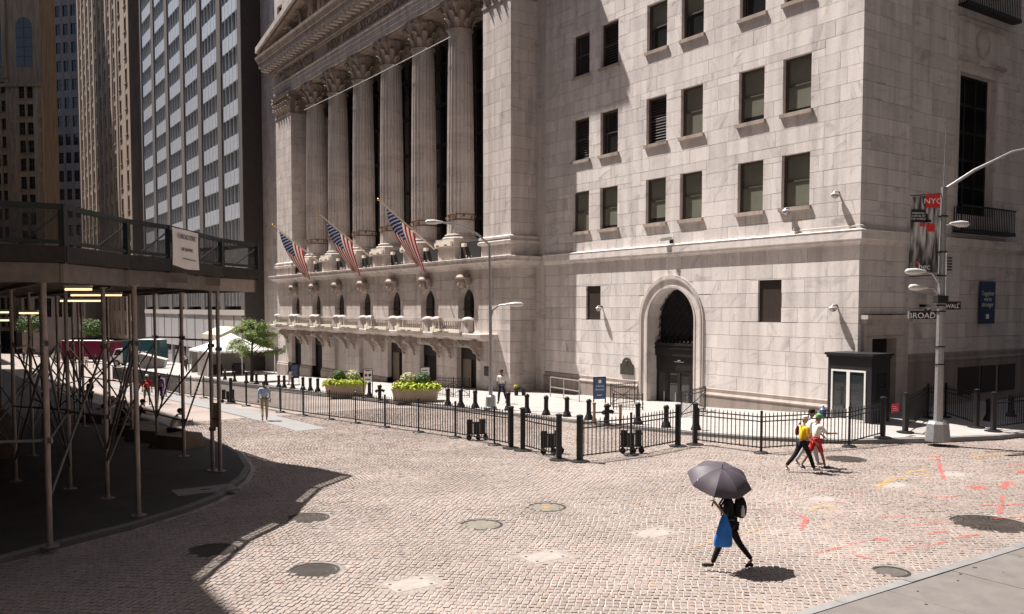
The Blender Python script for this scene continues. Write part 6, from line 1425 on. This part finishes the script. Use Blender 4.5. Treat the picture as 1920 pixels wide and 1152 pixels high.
person('person in dark top and leggings walking beside the red backpack',onG(300,757,.02),rad(20),skeleton(1.66,2,((12,4),(-14,14)),((-6,10,14,0),(6,10,14,0)),female=True),SKA,CB_GRY,CB_BLK,SHB,HAIRB,'long','tight','long')
person('person in dark jacket and pale trousers by the blue notice board',onSW(544,723),rad(100),skeleton(1.74,2,((8,4),(-8,8)),((-4,10,20,0),(6,10,20,0))),SKB,CB_NAVY,CB_GRY if False else M('pale_trousers',(.42,.38,.35),.85),SHB,HAIRB)
for i,((x,y),rzz,sh_,tr,lab) in enumerate([((352,697),200,CB_GRY,CB_GRY,'distant person in grey by the white tent side'),((346,700),160,CB_MAR,CB_BLK,'distant person in maroon top by the white tent side'),((162,691),30,CB_WHT,CB_KHK,'distant person in white in front of the magenta truck'),((179,690),-40,CB_BLK,CB_GRY,'distant person in black in front of the magenta truck'),((45,682),60,CB_BLK,CB_NAVY,'distant person in black past the far scaffold posts')]):
    person(lab,onG(x,y,.02),rad(rzz),skeleton(1.7,3,((10,5),(-12,14)),((-6,10,14,0),(8,10,20,0))),SKB,sh_,tr,SHB,HAIRB)
# ================================================================ tent, tree, vehicles
p=onG(425,706); p.z=gz(to_sw(p.x,p.y)[1])+.1; TN=street_thing('event_tent','white peaked event tent with draped sides and scalloped edge','tent',26.0,89.5,gz(89)+.1); del TN['o']
TW=M('white_tent_vinyl',(.82,.8,.77),.6,0,.06,1.5); ex_,ey_=3.3,3.6; ze,zp=2.55,4.2
b=MB(); n=10
for (a,c) in (((-ex_,-ey_),(ex_,-ey_)),((ex_,-ey_),(ex_,ey_)),((ex_,ey_),(-ex_,ey_)),((-ex_,ey_),(-ex_,-ey_))):
    base=len(b.v)
    for i in range(n+1):
        for j in range(7):
            f=i/n; g=j/6; x=a[0]+(c[0]-a[0])*f; y=a[1]+(c[1]-a[1])*f; z=ze+(zp-ze)*(g**1.25); b.v.append((x*(1-g),y*(1-g),z))
    for i in range(n):
        for j in range(6): q=base+i*7+j; b.f.append((q,q+7,q+8,q+1)); b.r.append(0)
b.build('roof',TW,TN,True)
sc=MB()
for (a,c) in (((-ex_,-ey_),(ex_,-ey_)),((ex_,-ey_),(ex_,ey_)),((ex_,ey_),(-ex_,ey_)),((-ex_,ey_),(-ex_,-ey_))):
    for k in range(14):
        q0=(a[0]+(c[0]-a[0])*k/14,a[1]+(c[1]-a[1])*k/14); q1=(a[0]+(c[0]-a[0])*(k+1)/14,a[1]+(c[1]-a[1])*(k+1)/14); mid=((q0[0]+q1[0])/2,(q0[1]+q1[1])/2)
        sc.add([(q0[0],q0[1],ze),(q1[0],q1[1],ze),(q1[0],q1[1],ze-.14),(mid[0],mid[1],ze-.25),(q0[0],q0[1],ze-.14)],[(0,1,2,3,4)])
sc.build('scalloped_valance',TW,TN)
for x in(-ex_,0,ex_):
    for y in(-ey_,ey_): MB().tube([(x,y,0),(x,y,ze)],.05,8).build('pole',WHITE,TN)
cw=MB(); n=60
for i in range(n+1): 
    f=i/n; x=-ex_+.05+.09*math.sin(f*60); y=-ey_+2*ey_*f*.55; cw.v+= [(x,y,.05),(x+.03*math.sin(f*70),y,ze-.05)]
    if i: q=2*i; cw.f.append((q-2,q-1,q+1,q)); cw.r.append(0)
cw.build('draped_side',M('tent_clear_wall',(.5,.47,.45),.4,0,.2,3),TN,True)
MB().box(-ex_+.2,ex_-.1,ey_-.1,ey_,.05,ze-.1).build('back_wall',M('tent_back_wall',(.3,.28,.27),.7),TN)
for x,y in((-1.5,0),(1.0,.8),(0.2,-1.6)): MB().box(x-.5,x+.5,y-.35,y+.35,0,1.05).build('counter',CB_GRY,TN)
# street tree
p=onSW(472,716); TR=thing('street_tree','young street tree with light feathery leaves beside the white tent','tree',p,0); BARK=M('tree_bark',(.045,.035,.028),.9,0,.3,10,bump=.4,bscale=20)
r=random.Random(12); b=MB(); b.tube([(0,0,0),(.05,0,1.2),(.02,.05,2.2),(.1,0,3.4),(.0,.1,4.8)],[.16,.12,.1,.07,.02],9); b.build('trunk',BARK,TR,True)
tips=[]
for i in range(15):
    a=i*2.4+r.uniform(-.3,.3); z=1.6+i*.21; L=(2.5-.09*i)*r.uniform(.75,1.1); st_=Vector((.03,.02,z)); e=st_+Vector((math.cos(a)*L,math.sin(a)*L,L*r.uniform(.15,.55))); mdp=st_.lerp(e,.5)+Vector((0,0,.15*L))
    MB().tube([st_,mdp,e],[.05,.03,.01],6).build('limb',BARK,TR,True)
    tips+= [(mdp.lerp(e,f),.65*(1-.2*f)) for f in (0.1,.4,.7,1.0)]
tips+= [(Vector((0,.1,4.9)),.6),(Vector((.4,0,4.4)),.6),(Vector((-.4,.2,4.5)),.6)]
LFA=M('locust_leaf_light',(.24,.32,.07),.6,0,.35,3); LFB=M('locust_leaf_dark',(.085,.14,.032),.6,0,.35,3)
for nm,mt,cnt in (('crown',LFA,190),('crown',LFB,110)):
    b=MB()
    for c,rd_ in tips:
        for _ in range(cnt):
            p_=c+Vector((r.gauss(0,.42),r.gauss(0,.42),r.gauss(-.05,.26)))*rd_; d1=Vector((r.uniform(-1,1),r.uniform(-1,1),r.uniform(-.9,.1))).normalized(); d2=d1.cross(Vector((r.uniform(-.4,.4),r.uniform(-.4,.4),1))).normalized(); l=r.uniform(.06,.14)
            b.add([tuple(p_),tuple(p_+d1*l*.6+d2*l*.26),tuple(p_+d1*l*1.3),tuple(p_+d1*l*.6-d2*l*.26)],[(0,1,2,3)])
    b.build(nm,mt,TR)
p=onSW(300,640) if False else None
# trucks down the street
def truck(lab,xa,xb,yb,H_,col,cabcol,yaw,txt=None,cableft=True,tsz=1.1):
    a=onG(xa,yb); c=onG(xb,yb); c=Vector((c.x,a.y+(c.x-a.x)*math.tan(yaw),a.z)); L=(c-a).length; t=thing('box_truck',lab,'truck',a,math.atan2(c.y-a.y,c.x-a.x)); cl_=1.7; TY=M('tyre',(.015,.015,.015),.8)
    b=MB(); b.box(cl_,L,0,2.3,.75,H_); b.build('cargo_box',col,t); MB().box(cl_-.05,L+.05,-.03,2.33,H_,H_+.06).build('roof_rim',WHITE,t)
    b=MB(); pf=[(0,.5),(0,1.3),(.35,1.5),(.75,2.35),(cl_-.05,2.4),(cl_-.05,.5)]; b.extr(pf,1,.1,2.2); q=b.build('cab',cabcol,t); b=MB(); b.extr([(.5,1.5),(.8,2.2),(1.4,2.2),(1.4,1.5)],1,.08,.1); b.build('side_window',PANED,t).parent=q; b=MB(); b.quad((.34,.2,1.52),(.34,2.1,1.52),(.73,2.1,2.3),(.73,.2,2.3)); b.build('windscreen',PANED,t).parent=q
    MB().box(.2,L,.3,2.0,.5,.75).build('chassis',IRON,t)
    for x in(.85,L-1.3):
        for y in(.15,2.15):
            w_=MB(); w_.lathe([(.3,-.12),(.42,-.12),(.45,0),(.42,.12),(.3,.12)],18); w_.v=[(x+a_,y+c_,.45+b_) for a_,b_,c_ in w_.v]; q=w_.build('wheel',TY,t,True); w_=MB(); w_.lathe([(.26,-.13),(.28,.13)],14); w_.v=[(x+a_,y+c_,.45+b_) for a_,b_,c_ in w_.v]; w_.build('rim',STEELG,t).parent=q
    if txt: text_on(txt,tsz,WTXT,t,((L+cl_)/2,-.01,1.9),(1,0,0),(0,0,1))
    b=MB(); b.cbox((.04,.4,.9),(.06,.3,.2)); b.build('headlight',LAMPW,t); b=MB(); b.cbox((.04,1.9,.9),(.06,.3,.2)); b.build('headlight',LAMPW,t)
    return t
MAG=M('magenta_truck_side',(.15,.006,.036),.4,0,.1,1); TEAL=M('teal_truck_side',(.018,.085,.1),.4,0,.1,1)
truck('box truck with magenta cargo side and white cab beyond the shed',96,203,681,3.3,MAG,WHITE,-.1)
truck('box truck with teal side panels beyond the shed posts',206,290,688,3.5,TEAL,WHITE,.0,'tter')
# grey container with ribbed flap
p=onG(262,694); t=thing('ribbed_container','grey ribbed waste container with sloping lid by the teal truck','container',p,.2); GC=M('grey_container',(.25,.24,.24),.5,.2,.15)
b=MB(); b.extr([(0,.2),(2.6,.2),(2.9,1.1),(.0,1.9)],1,0,1.8); b.build('body',GC,t); 
for i in range(8): MB().bar((.2+i*.33,-.03,.3),(.2+i*.33,-.03,1.75-.08*i),.06,.05).build('rib',GC,t)
MB().bar((0,.9,1.95),(2.95,.9,1.15),1.9,.08).build('lid',LAMPW,t)
# shop canopy and frames on the office block
t=street_thing('shop_canopy','cream fabric shop canopy on the office block ground floor','canopy',27.8,101,0); CR=M('cream_canopy',(.5,.44,.33),.7,0,.1)
b=MB(); b.add([(28.8,97,2.6),(28.8,104,2.6),(26.9,104,1.7),(26.9,97,1.7),(26.9,97,1.2),(26.9,104,1.2),(28.8,97,1.2),(28.8,104,1.2)],[(0,1,2,3),(3,2,5,4),(0,3,4,6),(1,2,5,7)]); b.build('fabric',CR,t); MB().tube([(26.9,97,1.2),(26.9,97,-2.5)],.04,6).build('pole',IRON,t); MB().tube([(26.9,104,1.2),(26.9,104,-2.6)],.04,6).build('pole',IRON,t)
# barrier screens: pink hoarding on the far fence
p=onG(425,737) if False else onG(306,744); t=thing('banner_screen','lilac printed screen tied to the far fence','banner',p,ANG+rad(95)); MB().box(-.6,.6,-.02,.02,.15,1.2).build('sheet',M('lilac_print',(.3,.16,.36),.6,0,.2,4),t); MB().box(-.62,-.6,-.03,.03,0,1.25).box(.6,.62,-.03,.03,0,1.25).build('frame',BLACK,t)
# distant street trees
for i,(x,y,Y,h,lab) in enumerate([(172,640,150,6.5,'distant leafy tree past the magenta truck'),(60,650,158,7.5,'distant leafy tree at the far end of the street')]):
    q=atY(x,y,Y); s_=to_sw(q.x,q.y)[1]; q.z=gz(s_); t=thing('street_tree',lab,'tree',q,0); MB().tube([(0,0,0),(.1,0,h*.5),(0,0,h*.8)],[.2,.14,.05],7).build('trunk',BARK,t,True); leaf_cloud(t,'crown',LFB,(0,0,h*.75),(h*.35,h*.35,h*.3),1500,.22,50+i,False)
print('OBJECTS',len(bpy.data.objects))

bpy.data.scenes.remove(TMP)
